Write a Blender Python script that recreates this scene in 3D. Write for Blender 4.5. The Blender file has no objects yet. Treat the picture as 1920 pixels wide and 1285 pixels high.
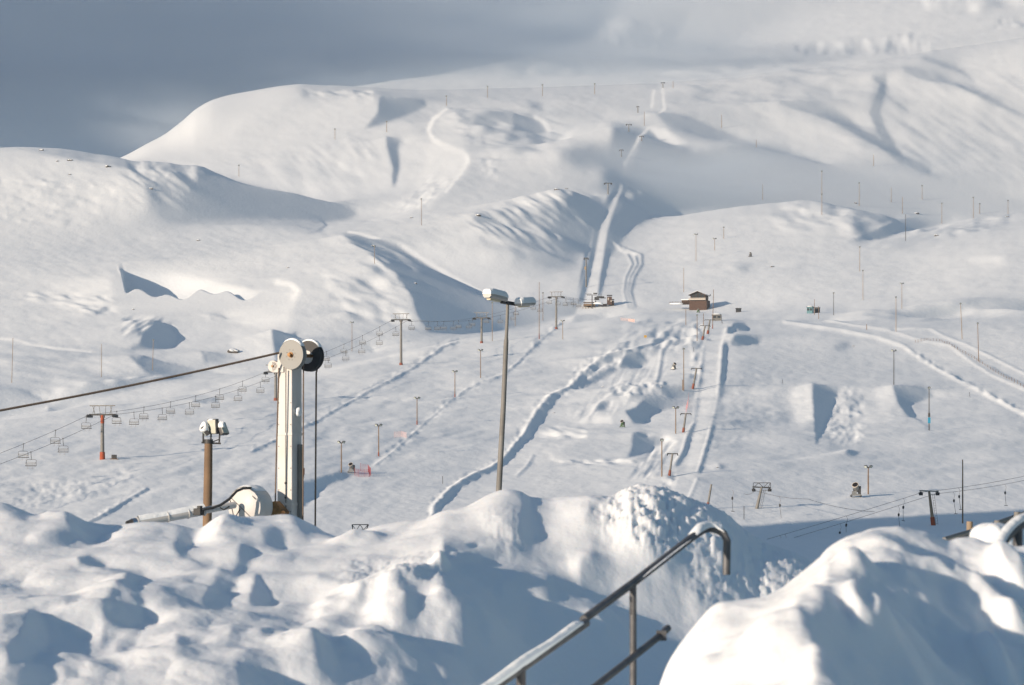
import bpy, bmesh, math, random
import numpy as np
from mathutils import Vector, Matrix
random.seed(7)
RNG = np.random.RandomState(11)
# ------------------------------------------------------------------ camera, light, world
F = 5333.0            # focal length in photo pixels (photo is 1920 wide)
CX, VH = 960.0, 880.0  # image column straight ahead, image row of the horizon
SC = bpy.context.scene
COL = SC.collection
SUN_EL, SUN_AZ = math.radians(12.5), math.radians(42.0)   # azimuth: left, swung this much behind the camera
SUN = Vector((-math.cos(SUN_AZ)*math.cos(SUN_EL), -math.sin(SUN_AZ)*math.cos(SUN_EL), math.sin(SUN_EL)))
cd = bpy.data.cameras.new("camera"); cam = bpy.data.objects.new("camera", cd); COL.objects.link(cam)
cam.location = (0, 0, 0); cam.rotation_euler = (math.pi/2, 0, 0)
cd.sensor_width = 36.0; cd.lens = F/1920*36.0
cd.shift_y = (VH-642.5)/1920.0
cd.clip_start = 0.5; cd.clip_end = 30000
cd.dof.use_dof = True; cd.dof.focus_distance = 600.0; cd.dof.aperture_fstop = 8.0
SC.camera = cam
W = bpy.data.worlds.new("World"); SC.world = W; W.use_nodes = True
nt = W.node_tree; nt.nodes.clear()
sky = nt.nodes.new("ShaderNodeTexSky"); sky.sky_type = 'NISHITA'; sky.sun_disc = False
sky.sun_elevation = SUN_EL
sky.sun_rotation = math.atan2(SUN.x, SUN.y)
sky.air_density = 1.4; sky.dust_density = 0.5; sky.ozone_density = 4.0; sky.altitude = 400
bg = nt.nodes.new("ShaderNodeBackground"); bg.inputs[1].default_value = 0.092
wo = nt.nodes.new("ShaderNodeOutputWorld")
nt.links.new(sky.outputs[0], bg.inputs[0]); nt.links.new(bg.outputs[0], wo.inputs[0])
sl = bpy.data.lights.new("sun", 'SUN'); sl.energy = 4.8; sl.angle = math.radians(0.5); sl.color = (1.0, 0.805, 0.64)
so = bpy.data.objects.new("sun", sl); COL.objects.link(so)
so.rotation_euler = SUN.to_track_quat('Z', 'Y').to_euler()
SC.view_settings.view_transform = 'Standard'; SC.view_settings.look = 'None'
SC.view_settings.exposure = 0.29; SC.view_settings.gamma = 1.0
SC.cycles.volume_bounces = 3; SC.cycles.max_bounces = 8; SC.cycles.diffuse_bounces = 3
SC.cycles.volume_step_rate = 1.0; SC.cycles.volume_max_steps = 256

# ------------------------------------------------------------------ small helpers
def at(u, v, D):
    return Vector(((u-CX)/F*D, D, (VH-v)/F*D))
def tag(o, label=None, cat=None, group=None, kind=None):
    if label: o['label'] = label
    if cat: o['category'] = cat
    if group: o['group'] = group
    if kind: o['kind'] = kind
    return o
def interp1(xs, ys, x):
    """monotone cubic (pchip) interpolation, clamped ends"""
    xs = np.asarray(xs, float); ys = np.asarray(ys, float)
    h = np.diff(xs); d = np.diff(ys)/h
    m = np.zeros_like(ys)
    if len(xs) == 2: m[:] = d[0]
    else:
        w1 = 2*h[1:]+h[:-1]; w2 = h[1:]+2*h[:-1]
        same = (d[:-1]*d[1:]) > 0
        with np.errstate(divide='ignore', invalid='ignore'):
            hm = (w1+w2)/(w1/d[:-1]+w2/d[1:])
        m[1:-1] = np.where(same, hm, 0); m[0] = d[0]; m[-1] = d[-1]
    x = np.clip(x, xs[0], xs[-1])
    i = np.clip(np.searchsorted(xs, x, side='right')-1, 0, len(xs)-2)
    t = (x-xs[i])/h[i]
    return ((2*t**3-3*t**2+1)*ys[i] + (t**3-2*t**2+t)*h[i]*m[i] + (-2*t**3+3*t**2)*ys[i+1] + (t**3-t**2)*h[i]*m[i+1])
def pchip_rows(X, Y, x):
    """X,Y: (K,n) knots per column; x: (R,) -> (R,n)"""
    K, n = X.shape
    h = np.diff(X, axis=0); d = np.diff(Y, axis=0)/h
    m = np.zeros_like(Y)
    w1 = 2*h[1:]+h[:-1]; w2 = h[1:]+2*h[:-1]
    with np.errstate(divide='ignore', invalid='ignore'):
        hm = (w1+w2)/(w1/d[:-1]+w2/d[1:])
    m[1:-1] = np.where(d[:-1]*d[1:] > 0, hm, 0); m[0] = d[0]; m[-1] = d[-1]
    out = np.empty((len(x), n))
    cols = np.arange(n)
    for r, xx in enumerate(x):
        i = np.clip((X <= xx).sum(axis=0)-1, 0, K-2)
        hh = h[i, cols]; t = np.clip((xx-X[i, cols])/hh, 0, 1)
        out[r] = (2*t**3-3*t**2+1)*Y[i, cols]+(t**3-2*t**2+t)*hh*m[i, cols]+(-2*t**3+3*t**2)*Y[i+1, cols]+(t**3-t**2)*hh*m[i+1, cols]
    return out
def gauss(a, su, sv):
    """gaussian blur by FFT, cells; su along axis 1, sv along axis 0"""
    ku = np.fft.rfftfreq(a.shape[1]); kv = np.fft.fftfreq(a.shape[0])
    H = np.exp(-2*(np.pi*su*ku[None, :])**2)*np.exp(-2*(np.pi*sv*kv[:, None])**2)
    return np.fft.irfft2(np.fft.rfft2(a)*H, s=a.shape)

def vnoise(x, y, seed=0):
    """smooth value noise, about -1..1, one bump per unit"""
    T = np.random.RandomState(seed).rand(256, 256)*2-1
    i = np.floor(x).astype(int); j = np.floor(y).astype(int); fx = x-i; fy = y-j
    fx = fx*fx*fx*(fx*(fx*6-15)+10); fy = fy*fy*fy*(fy*(fy*6-15)+10)
    g = lambda a, b: T[a % 256, b % 256]
    return (g(i, j)*(1-fx)+g(i+1, j)*fx)*(1-fy)+(g(i, j+1)*(1-fx)+g(i+1, j+1)*fx)*fy
def fbm(x, y, seed=0, n=4, gain=.5, rot=.6):
    s = 0; a = 1; c, d = math.cos(rot), math.sin(rot)
    for k in range(n):
        s = s+a*vnoise(x, y, seed+k); x, y = (x*c-y*d)*2.03, (x*d+y*c)*2.03; a *= gain
    return s
# ------------------------------------------------------------------ relief chart: how strongly each patch of snow turns to the sun
class Chart:
    """a chart in bearing / elevation of how far the snow leans towards the sun (0 = turned just away from it)"""
    def __init__(s, u0, u1, v0, v1, cell, val):
        s.u0, s.v0, s.c = u0, v0, cell
        s.nu = int((u1-u0)/cell); s.nv = int((v1-v0)/cell)
        s.a = np.full((s.nv, s.nu), float(val)); s.k = np.zeros((s.nv, s.nu))   # k: keep the lie of the land as it is
        s.U = u0+(np.arange(s.nu)+.5)*cell; s.V = v0+(np.arange(s.nv)+.5)*cell
    def mask_poly(s, pts, f):
        m = int(3*f/s.c)+3
        us = [p[0] for p in pts]; vs = [p[1] for p in pts]
        i0 = max(0, int((min(us)-s.u0)/s.c)-m); i1 = min(s.nu, int((max(us)-s.u0)/s.c)+m)
        j0 = max(0, int((min(vs)-s.v0)/s.c)-m); j1 = min(s.nv, int((max(vs)-s.v0)/s.c)+m)
        U, V = np.meshgrid(s.U[i0:i1], s.V[j0:j1])
        ins = np.zeros(U.shape, bool); n = len(pts)
        for k in range(n):
            (x1, y1), (x2, y2) = pts[k], pts[(k+1) % n]
            if y1 == y2: continue
            c = ((y1 > V) != (y2 > V)) & (U < (x2-x1)*(V-y1)/(y2-y1)+x1)
            ins ^= c
        M = ins.astype(float)
        if f > 0:
            q = m; M = np.clip(gauss(np.pad(M, q, mode='edge'), f/s.c*.6, f/s.c*.6), 0, 1)[q:-q, q:-q]
        return (j0, j1, i0, i1), M
    def mask_line(s, pts, w, f):
        """w: half width, may be a list per point"""
        if not hasattr(w, '__len__'): w = [w]*len(pts)
        m = int((max(w)+2*f)/s.c)+3
        us = [p[0] for p in pts]; vs = [p[1] for p in pts]
        i0 = max(0, int((min(us)-s.u0)/s.c)-m); i1 = min(s.nu, int((max(us)-s.u0)/s.c)+m)
        j0 = max(0, int((min(vs)-s.v0)/s.c)-m); j1 = min(s.nv, int((max(vs)-s.v0)/s.c)+m)
        U, V = np.meshgrid(s.U[i0:i1], s.V[j0:j1])
        best = np.full(U.shape, 1e9)
        for k in range(len(pts)-1):
            (x1, y1), (x2, y2) = pts[k], pts[k+1]
            L = (x2-x1)**2+(y2-y1)**2
            t = np.clip(((U-x1)*(x2-x1)+(V-y1)*(y2-y1))/L, 0, 1)
            d = np.hypot(U-x1-t*(x2-x1), V-y1-t*(y2-y1))-(w[k]*(1-t)+w[k+1]*t)
            best = np.minimum(best, d)
        M = 1/(1+np.exp(np.clip(best/max(f, .5)*2, -30, 30)))
        return (j0, j1, i0, i1), M
    def put(s, r, M, val, k=1.0):
        j0, j1, i0, i1 = r
        s.a[j0:j1, i0:i1] += (val-s.a[j0:j1, i0:i1])*M*k
    def K(s, pts, f=8, k=1.0):
        (j0, j1, i0, i1), M = s.mask_poly(pts, f)
        s.k[j0:j1, i0:i1] = np.maximum(s.k[j0:j1, i0:i1], M*k)
    def P(s, pts, val, f=6, k=1.0):
        s.put(*s.mask_poly(pts, f), val, k)
    def Ln(s, pts, w, val, f=1.5, k=1.0):
        s.put(*s.mask_line(pts, w, f), val, k)
    def ridge(s, pts, w, lit=.6, dark=-.1, wd=None, f=1.2, off=None):
        """snow ridge: leaning to the sun on its left, away on its right"""
        wd = wd or w
        if not hasattr(wd, '__len__'): wd = [wd]*len(pts)
        wl = w if hasattr(w, '__len__') else [w]*len(pts)
        s.Ln([(p[0]+b+a*.4, p[1]+b*.25) for p, a, b in zip(pts, wl, wd)], wd, dark, f)
        s.Ln([(p[0]-a*.3, p[1]) for p, a in zip(pts, wl)], [a*.75 for a in wl], lit, f)
    def noise(s, pts, f, lu, lv, ang, amp, seed, bias=0):
        """rough patch of bumps lu x lv px, turned by ang degrees"""
        (j0, j1, i0, i1), M = s.mask_poly(pts, f)
        R = np.random.RandomState(seed).randn(*M.shape)
        ku = np.fft.rfftfreq(M.shape[1])[None, :]; kv = np.fft.fftfreq(M.shape[0])[:, None]
        a = math.radians(ang); ca, sa = math.cos(a), math.sin(a)
        k1 = ku*ca+kv*sa; k2 = -ku*sa+kv*ca
        H = np.exp(-2*(np.pi*lu/s.c/2.2*k1)**2-2*(np.pi*lv/s.c/2.2*k2)**2)
        N = np.fft.irfft2(np.fft.rfft2(R)*H, s=M.shape); N /= N.std()+1e-9
        s.a[j0:j1, i0:i1] += M*(amp*N+bias)
    def sample(s, u, v, a=None):
        x = np.clip((u-s.u0)/s.c-.5, 0, s.nu-1.001); y = np.clip((v-s.v0)/s.c-.5, 0, s.nv-1.001)
        i = x.astype(int); j = y.astype(int); fx = x-i; fy = y-j
        a = s.a if a is None else a
        return (a[j, i]*(1-fx)+a[j, i+1]*fx)*(1-fy)+(a[j+1, i]*(1-fx)+a[j+1, i+1]*fx)*fy

def relief(U, S, vb, chart, iters=4, lam=1.0, mu=300., rel=None, hmax=.02):
    """U: image columns, S: log distances (uniform), vb: base rows (nS,nU). Solves for the heights whose
    lean towards the sun is the chart's; returns final rows v (nS,nU)."""
    nS, nU = vb.shape
    dth = (U[1]-U[0])/F; ds = S[1]-S[0]
    D = np.exp(S)[:, None]
    th = (U-CX)/F
    eta = np.zeros_like(vb); base = (VH-vb)/F
    cx, cy, cz = -SUN.x, -SUN.y, SUN.z
    pu = 1 << int(math.ceil(math.log2(nU*1.15))); ps = 1 << int(math.ceil(math.log2(nS*1.1)))
    kt = 2*np.pi*np.fft.rfftfreq(pu, dth)[None, :]; ks = 2*np.pi*np.fft.fftfreq(ps, ds)[:, None]
    ku_ = np.sin(kt*dth)/dth
    den = kt**2+lam*ks**2+mu
    for it in range(iters):
        e = base+eta
        v = VH-F*e
        rm = np.minimum.accumulate(v, axis=0)
        hid = v > rm+14
        B = chart.sample(np.broadcast_to(U[None, :], v.shape), v)
        ex = np.gradient(base, dth, axis=1)
        zy = e+np.gradient(e, ds, axis=0)-th[None, :]*np.gradient(e, dth, axis=1)   # dz/dy at fixed x
        zy = np.clip(gauss(zy, 1.0, 1.0), -.3, .6)
        g = np.clip((B-cz-cy*zy)/cx, -.62, .9)-ex
        if rel is not None: g = np.clip((B-rel)/cx, -.62, .6)
        g *= 1-chart.sample(np.broadcast_to(U[None, :], v.shape), v, chart.k)
        g[hid] = 0
        g *= np.clip((D-np.exp(S[0]))/(np.exp(S[0])*.05), 0, 1)
        pad = np.zeros((ps, pu)); pad[:nS, :nU] = g
        hat = np.fft.rfft2(pad)
        sol = np.fft.irfft2(-1j*ku_*hat/den, s=(ps, pu))[:nS, :nU]
        new = np.clip(sol, -hmax, hmax)
        eta = new if it == 0 else .45*eta+.55*new
    return VH-F*(base+eta)

def grid_mesh(name, X, Y, Z, mat, smooth=True):
    nr, nc = X.shape
    co = np.stack([X, Y, Z], -1).reshape(-1, 3).astype(np.float32)
    i = np.arange(nr*nc).reshape(nr, nc)
    q = np.stack([i[:-1, :-1], i[:-1, 1:], i[1:, 1:], i[1:, :-1]], -1).reshape(-1).astype(np.int32)
    me = bpy.data.meshes.new(name)
    me.vertices.add(nr*nc); me.vertices.foreach_set("co", co.ravel())
    nf = (nr-1)*(nc-1)
    me.loops.add(nf*4); me.loops.foreach_set("vertex_index", q)
    me.polygons.add(nf); me.polygons.foreach_set("loop_start", np.arange(0, nf*4, 4, dtype=np.int32))
    me.polygons.foreach_set("loop_total", np.full(nf, 4, dtype=np.int32))
    me.update(calc_edges=True)
    me.polygons.foreach_set("use_smooth", np.ones(nf, dtype=bool))
    me.materials.append(mat)
    o = bpy.data.objects.new(name, me); COL.objects.link(o)
    return o

# ------------------------------------------------------------------ materials
def mat(name, col, rough=.7, metal=0., noise=None, bump=None, spec=.3):
    m = bpy.data.materials.new(name); m.use_nodes = True
    n = m.node_tree.nodes; L = m.node_tree.links; b = n["Principled BSDF"]
    b.inputs["Base Color"].default_value = (*col, 1); b.inputs["Roughness"].default_value = rough
    b.inputs["Metallic"].default_value = metal
    b.inputs["Specular IOR Level"].default_value = spec
    tc = n.new("ShaderNodeTexCoord")
    if noise:
        sc, amt, col2 = noise
        t = n.new("ShaderNodeTexNoise"); t.inputs["Scale"].default_value = sc; t.inputs["Detail"].default_value = 5
        L.new(tc.outputs["Object"], t.inputs["Vector"])
        r = n.new("ShaderNodeMapRange"); r.inputs[1].default_value = .38; r.inputs[2].default_value = .66
        r.inputs[3].default_value = 0; r.inputs[4].default_value = amt
        L.new(t.outputs[0], r.inputs[0])
        x = n.new("ShaderNodeMix"); x.data_type = 'RGBA'
        x.inputs[6].default_value = (*col, 1); x.inputs[7].default_value = (*col2, 1)
        L.new(r.outputs[0], x.inputs[0]); L.new(x.outputs[2], b.inputs["Base Color"])
    if bump:
        sc, st, di = bump
        t = n.new("ShaderNodeTexNoise"); t.inputs["Scale"].default_value = sc; t.inputs["Detail"].default_value = 6
        L.new(tc.outputs["Object"], t.inputs["Vector"])
        bp = n.new("ShaderNodeBump"); bp.inputs["Strength"].default_value = st; bp.inputs["Distance"].default_value = di
        L.new(t.outputs[0], bp.inputs["Height"]); L.new(bp.outputs[0], b.inputs["Normal"])
    return m
def snow_mat(name, layers, col=(.83, .885, .90), sss=0, rad=.03):
    """layers: (scale vector xyz, distance) stacked bump noises in metres"""
    m = bpy.data.materials.new(name); m.use_nodes = True
    n = m.node_tree.nodes; L = m.node_tree.links; b = n["Principled BSDF"]
    b.inputs["Base Color"].default_value = (*col, 1); b.inputs["Roughness"].default_value = .75
    b.inputs["Specular IOR Level"].default_value = .15
    if sss:
        b.inputs["Subsurface Weight"].default_value = sss; b.inputs["Subsurface Radius"].default_value = (1., .85, .75); b.inputs["Subsurface Scale"].default_value = rad
    tc = n.new("ShaderNodeTexCoord"); prev = None
    for (sx, sy, sz, rot), dist, det in layers:
        mp = n.new("ShaderNodeMapping"); mp.inputs["Scale"].default_value = (sx, sy, sz); mp.inputs["Rotation"].default_value = (0, 0, rot)
        t = n.new("ShaderNodeTexNoise"); t.inputs["Scale"].default_value = 1; t.inputs["Detail"].default_value = det
        t.inputs["Roughness"].default_value = .55
        L.new(tc.outputs["Object"], mp.inputs["Vector"]); L.new(mp.outputs[0], t.inputs["Vector"])
        bp = n.new("ShaderNodeBump"); bp.inputs["Strength"].default_value = 1; bp.inputs["Distance"].default_value = dist
        L.new(t.outputs[0], bp.inputs["Height"])
        if prev: L.new(prev.outputs[0], bp.inputs["Normal"])
        prev = bp
    if prev: L.new(prev.outputs[0], b.inputs["Normal"])
    return m
M_SNOW = snow_mat("snow", [((.02, .012, .02, .5), .5, 4), ((.10, .05, .1, .6), .20, 6), ((.55, .30, .6, -.3), .14, 6)])
M_BANK = snow_mat("bank_snow", [((4, 3, 3, 0), .007, 3), ((26, 20, 20, 0), .0035, 5), ((90, 90, 90, 0), .0012, 3)], sss=.6, rad=.035)
# ------------------------------------------------------------------ the mountain side
# each line: control points (u, distance, row); lines follow the lie of the land from the near hollow to the back wall
LINES = [
 [(0, 40, 2350)], [(0, 90, 1640)], [(0, 250, 1180)], [(0, 400, 1054)],
 [(-1200, 480, 955), (600, 480, 958), (1920, 480, 962), (3000, 480, 962)],
 [(-1200, 568, 862), (0, 568, 866), (600, 572, 872), (1200, 570, 874), (1920, 560, 880)],
 [(-1200, 640, 822), (0, 630, 822), (300, 650, 800), (500, 670, 790), (700, 690, 788), (1000, 700, 788), (1500, 700, 790), (1920, 680, 800), (3000, 680, 800)],
 [(-1200, 700, 800), (0, 665, 792), (300, 700, 752), (500, 740, 735), (700, 800, 702), (900, 850, 678), (1200, 860, 684), (1500, 860, 690), (1920, 800, 722), (3000, 800, 722)],
 [(-1200, 740, 798), (0, 700, 769), (100, 715, 752), (200, 730, 737), (300, 750, 721), (400, 775, 705), (480, 795, 691), (560, 820, 678), (630, 845, 663), (700, 880, 656), (760, 900, 647), (820, 925, 636), (860, 950, 621), (900, 975, 611), (960, 1010, 598), (1000, 1030, 592), (1060, 1060, 580), (1100, 1080, 574), (1160, 1110, 574), (1220, 1120, 575), (1280, 1120, 577), (1340, 1110, 588), (1400, 1080, 600), (1500, 1040, 605), (1560, 1010, 604), (1650, 1000, 602), (1760, 990, 603), (1920, 960, 606), (3000, 960, 606)],
 [(-1200, 860, 815), (0, 800, 790), (300, 860, 742), (560, 920, 698), (760, 1000, 664), (900, 1100, 645), (1000, 1150, 622), (1100, 1190, 590), (1200, 1220, 590), (1300, 1190, 592), (1400, 1150, 596), (1560, 1060, 592), (1760, 1040, 592), (1920, 1020, 590), (3000, 1000, 590)],
 [(-1200, 1000, 760), (0, 1000, 720), (300, 1050, 700), (560, 1090, 660), (760, 1180, 612), (900, 1250, 606), (1050, 1290, 580), (1200, 1330, 556), (1400, 1280, 548), (1600, 1200, 560), (1800, 1180, 570), (1920, 1160, 575), (3000, 1160, 575)],
 [(-1200, 1240, 680), (0, 1240, 640), (300, 1260, 620), (560, 1300, 578), (760, 1380, 528), (900, 1420, 528), (1050, 1440, 512), (1200, 1480, 496), (1400, 1420, 494), (1600, 1380, 500), (1800, 1360, 500), (1920, 1350, 500), (3000, 1350, 500)],
 [(-1200, 1620, 500), (0, 1620, 468), (300, 1620, 470), (560, 1620, 462), (760, 1580, 455), (900, 1600, 445), (1050, 1600, 436), (1200, 1650, 430), (1400, 1640, 430), (1600, 1620, 430), (1800, 1620, 430), (1920, 1620, 422), (3000, 1620, 415)],
 [(-1200, 2080, 290), (0, 2080, 281), (90, 2060, 281), (180, 2040, 291), (240, 2010, 300), (300, 1980, 311), (360, 1990, 320), (430, 2000, 332), (500, 2010, 342), (560, 2020, 350), (610, 2030, 366), (660, 2030, 386), (760, 1900, 386), (850, 1830, 388), (900, 1820, 384), (960, 1810, 370), (1050, 1800, 354), (1110, 1810, 352), (1200, 1880, 362), (1280, 1870, 378), (1350, 1860, 378), (1500, 1880, 380), (1600, 1870, 388), (1700, 1860, 404), (1800, 1870, 402), (1920, 1900, 400), (3000, 1900, 380)],
 [(-1200, 2200, 310), (0, 2200, 305), (200, 2150, 312), (300, 2120, 330), (430, 2130, 346), (560, 2140, 358), (660, 2140, 372), (760, 2050, 352), (900, 2000, 350), (1050, 1940, 352), (1200, 2000, 348), (1350, 2000, 383), (1500, 2040, 388), (1700, 2000, 402), (1920, 2050, 402), (3000, 2050, 382)],
 [(-1200, 2600, 320), (0, 2600, 318), (200, 2560, 303), (300, 2500, 296), (400, 2480, 300), (500, 2460, 292), (700, 2420, 282), (900, 2350, 285), (1050, 2300, 298), (1200, 2300, 304), (1500, 2350, 318), (1700, 2380, 340), (1920, 2380, 345), (3000, 2380, 330)],
 [(-1200, 3000, 340), (0, 3000, 330), (160, 2950, 312), (240, 2900, 277), (270, 2885, 262), (310, 2880, 243), (340, 2880, 222), (370, 2885, 198), (400, 2890, 184), (440, 2900, 176), (480, 2900, 172), (560, 2900, 167), (650, 2900, 169), (700, 2900, 177), (740, 2880, 184), (790, 2900, 194), (840, 3000, 201), (880, 3040, 191), (920, 3080, 184), (1015, 3120, 181), (1110, 3140, 178), (1180, 3150, 170), (1250, 3140, 162), (1350, 3140, 150), (1450, 3180, 136), (1550, 3260, 115), (1620, 3320, 107), (1700, 3360, 101), (1760, 3380, 94), (1820, 3400, 84), (1870, 3430, 74), (1920, 3450, 64), (2050, 3500, 30), (3000, 3500, 0)],
 [(-1200, 3200, 350), (0, 3200, 342), (240, 3120, 300), (480, 3120, 210), (650, 3120, 206), (790, 3100, 205), (900, 3220, 198), (1100, 3300, 184), (1250, 3320, 166), (1450, 3350, 140), (1600, 3500, 115), (1800, 3600, 92), (1920, 3650, 75), (3000, 3700, 10)],
 [(-1200, 3700, 230), (0, 3700, 230), (500, 3700, 160), (1000, 3700, 130), (1500, 3750, 90), (1920, 3800, 50), (3000, 3800, -10)],
 [(-1200, 4600, -60), (3000, 4600, -90)],
 [(-1200, 6500, -120), (3000, 6500, -160)],
]
T_U = np.concatenate([np.arange(-900, -20, 12.), np.arange(-20, 1940, 2.), np.arange(1944, 2800, 12.)])
S0, S1 = math.log(60.), math.log(5200.)
T_N = 1250
# the solve runs on an even grid in bearing and log distance
RU = np.arange(-700, 2620, 2.0)
RS = np.linspace(math.log(390.), math.log(5200.), 1250)
def base_rows(Us, Ds):
    XD = []; XV = []
    for ln in LINES:
        if len(ln) == 1:
            XD.append(np.full(len(Us), float(ln[0][1]))); XV.append(np.full(len(Us), float(ln[0][2])))
        else:
            u = [p[0] for p in ln]
            XD.append(interp1(u, [p[1] for p in ln], Us)); XV.append(interp1(u, [p[2] for p in ln], Us))
    XD = np.array(XD); XV = np.array(XV)
    # interpolate the height, not the row, so that near ground stays flat between the lines
    Z = (VH-XV)/F*XD
    z = pchip_rows(XD, Z, Ds)
    return VH-F*z/Ds[:, None]
vb = base_rows(RU, np.exp(RS))
def pit(u, v):
    """quarry-like hollow: cliff on its left, floor rising to the right"""
    sm = lambda t: np.clip(t, 0, 1)**2*(3-2*np.clip(t, 0, 1))
    e = 221+(v-530)*.28
    a = sm((u-e)/12)*(1-sm((u-300)/210))
    return 58*a*sm((583+4*np.sin(u/23)+3*np.sin(u/9.+1)-v)/7)*sm((v-516)/36)
vb = vb+pit(RU[None, :], vb)
C = Chart(-700, 2620, -260, 1160, 2, .30)

def paint_mountain(C):
    P, Ln, R, N = C.P, C.Ln, C.ridge, C.noise
    # broad tone
    P([(-700, 300), (200, 300), (560, 420), (760, 600), (300, 620), (-700, 640)], .40, 60)
    P([(300, 170), (700, 170), (800, 260), (780, 400), (500, 340), (260, 300)], .40, 20)
    P([(-700, 400), (700, 440), (420, 530), (-700, 560)], .43, 30)
    P([(1150, 400), (1600, 390), (1920, 450), (2600, 450), (2600, 600), (1300, 570)], .40, 30)
    P([(1650, 420), (2600, 400), (2600, 570), (1700, 570)], .45, 30)
    P([(900, 640), (1500, 600), (1560, 700), (1300, 720)], .34, 30)
    P([(560, 800), (940, 780), (900, 940), (560, 960)], .22, 40)
    P([(1300, 720), (2600, 720), (2600, 960), (1300, 960)], .17, 40)
    P([(-700, 760), (300, 760), (500, 700), (520, 830), (200, 960), (-700, 960)], .31, 30)
    P([(1360, 620), (1700, 660), (1900, 800), (1400, 820)], .22, 40)
    # ---- back wall above and behind everything, in flat light
    P([(-700, -260), (2600, -260), (2600, 20), (1920, 60), (1500, 112), (1250, 160), (900, 182), (780, 192), (480, 160), (330, 200), (240, 280), (-700, 330)], .25, 8)
    P([(236, 282), (274, 262), (310, 243), (342, 222), (372, 197), (400, 184), (440, 176), (480, 172), (560, 167), (650, 169), (700, 177), (712, 205), (660, 260), (500, 330), (330, 300)], .42, 3)
    P([(1500, 10), (2600, -200), (2600, 20), (1920, 60), (1600, 104), (1350, 100)], .40, 25)
    P([(1170, 30), (1290, 20), (1260, 80), (1180, 78)], .12, 12); P([(1120, 42), (1175, 40), (1172, 84), (1120, 80)], .38, 8)
    N([(880, 112), (1130, 110), (1160, 140), (960, 142)], 8, 16, 9, 0, .07, 3)
    N([(1130, 40), (1250, 40), (1250, 85), (1130, 85)], 8, 8, 9, 0, .08, 4)
    N([(1480, 85), (1600, 75), (1730, 62), (1760, 95), (1600, 104), (1500, 104)], 5, 9, 16, 0, .10, 5, .02)
    N([(1700, -20), (1930, -60), (1930, 16), (1740, 30)], 8, 12, 16, 0, .09, 6)
    N([(1860, 40), (1930, 34), (1930, 50), (1865, 56)], 3, 8, 10, 0, .1, 7)
    # ---- left hill
    P([(20, 286), (150, 292), (330, 305), (345, 318), (250, 318), (120, 306)], .16, 6)
    P([(-700, 318), (200, 322), (280, 340), (200, 420), (-700, 420)], .42, 14)
    P([(300, 316), (420, 326), (500, 340), (560, 346), (620, 366), (670, 389), (640, 400), (600, 404), (500, 404), (420, 416), (350, 414), (300, 400), (270, 360)], .10, 12)
    P([(380, 330), (480, 340), (560, 348), (620, 366), (670, 389), (610, 402), (500, 400), (420, 404), (345, 398), (352, 350)], -.12, 7)
    P([(380, 402), (600, 404), (618, 430), (560, 438), (430, 430)], .20, 12)
    N([(230, 312), (420, 322), (440, 370), (380, 400), (240, 380)], 16, 26, 2.6, 34, .12, 21)
    N([(-700, 330), (230, 316), (300, 400), (150, 440), (-700, 420)], 20, 18, 4, 20, .04, 22)
    Ln([(592, 398), (607, 410), (612, 420), (600, 432), (580, 438)], 2, .08, 1)
    P([(-700, 420), (350, 416), (640, 440), (720, 500), (300, 520), (-700, 520)], .36, 20)
    for pts, sd in (([(250, 314), (360, 318), (440, 345), (400, 372), (300, 352), (230, 330)], 121), ([(560, 508), (700, 512), (780, 560), (770, 608), (680, 600), (580, 545)], 122),
                    ([(868, 410), (960, 384), (1060, 356), (1090, 372), (1020, 420), (930, 440), (880, 436)], 123), ([(1680, 452), (1790, 425), (1905, 402), (1905, 414), (1780, 452), (1690, 470)], 124),
                    ([(520, 300), (640, 262), (700, 262), (690, 300), (560, 335)], 125), ([(-60, 330), (200, 340), (240, 380), (160, 420), (-60, 420)], 126), ([(1470, 388), (1620, 384), (1700, 404), (1600, 418), (1480, 408)], 127),
                    ([(218, 522), (300, 524), (320, 540), (235, 542)], 128), ([(820, 205), (960, 212), (1040, 250), (960, 280), (860, 250)], 130)):
        (j0, j1, i0, i1), M = C.mask_poly(pts, 12)
        q = np.random.RandomState(sd).randn(*M.shape); q = gauss(q, 2.2, .8); q /= q.std()
        C.a[j0:j1, i0:i1] += M*.16*np.sign(q)*np.maximum(np.abs(q)-.9, 0)
    # ---- far knoll and its right flank
    P([(712, 180), (745, 184), (795, 193), (800, 199), (740, 216), (650, 244), (690, 230), (710, 205)], -.1, 3.5)
    P([(420, 330), (560, 285), (700, 262), (700, 340), (600, 350)], .40, 18)
    N([(430, 300), (640, 255), (720, 260), (700, 330), (560, 340)], 12, 22, 4, 40, .06, 23)
    N([(560, 165), (700, 168), (700, 182), (560, 178)], 3, 10, 3, 10, .12, 24)
    P([(724, 252), (762, 262), (754, 276), (751, 300), (743, 328), (735, 334), (738, 305), (728, 275)], -.05, 3.5)
    P([(745, 262), (800, 262), (790, 310), (745, 385), (735, 350), (752, 330)], .42, 8)
    # pale winding piste
    P([(800, 262), (868, 276), (880, 292), (852, 330), (800, 385), (728, 398), (765, 350), (792, 310)], .50, 9)
    Ln([(836, 206), (812, 222), (803, 242), (812, 257), (840, 267), (868, 277), (878, 290), (868, 306), (850, 330), (836, 350)], [4, 4, 3, 3, 3, 3, 3, 2.5, 2, 2], .68, 2)
    P([(835, 208), (850, 205), (870, 240), (868, 262), (830, 258), (812, 240)], .38, 5)
    P([(850, 205), (880, 215), (900, 240), (880, 236)], .18, 4)
    N([(800, 320), (850, 320), (790, 390), (730, 395)], 6, 8, 3, -30, .12, 25)
    P([(880, 190), (1020, 182), (1100, 190), (1010, 214), (900, 210)], .34, 8)
    P([(985, 188), (1015, 192), (1020, 212), (995, 204)], .18, 6)
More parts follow.
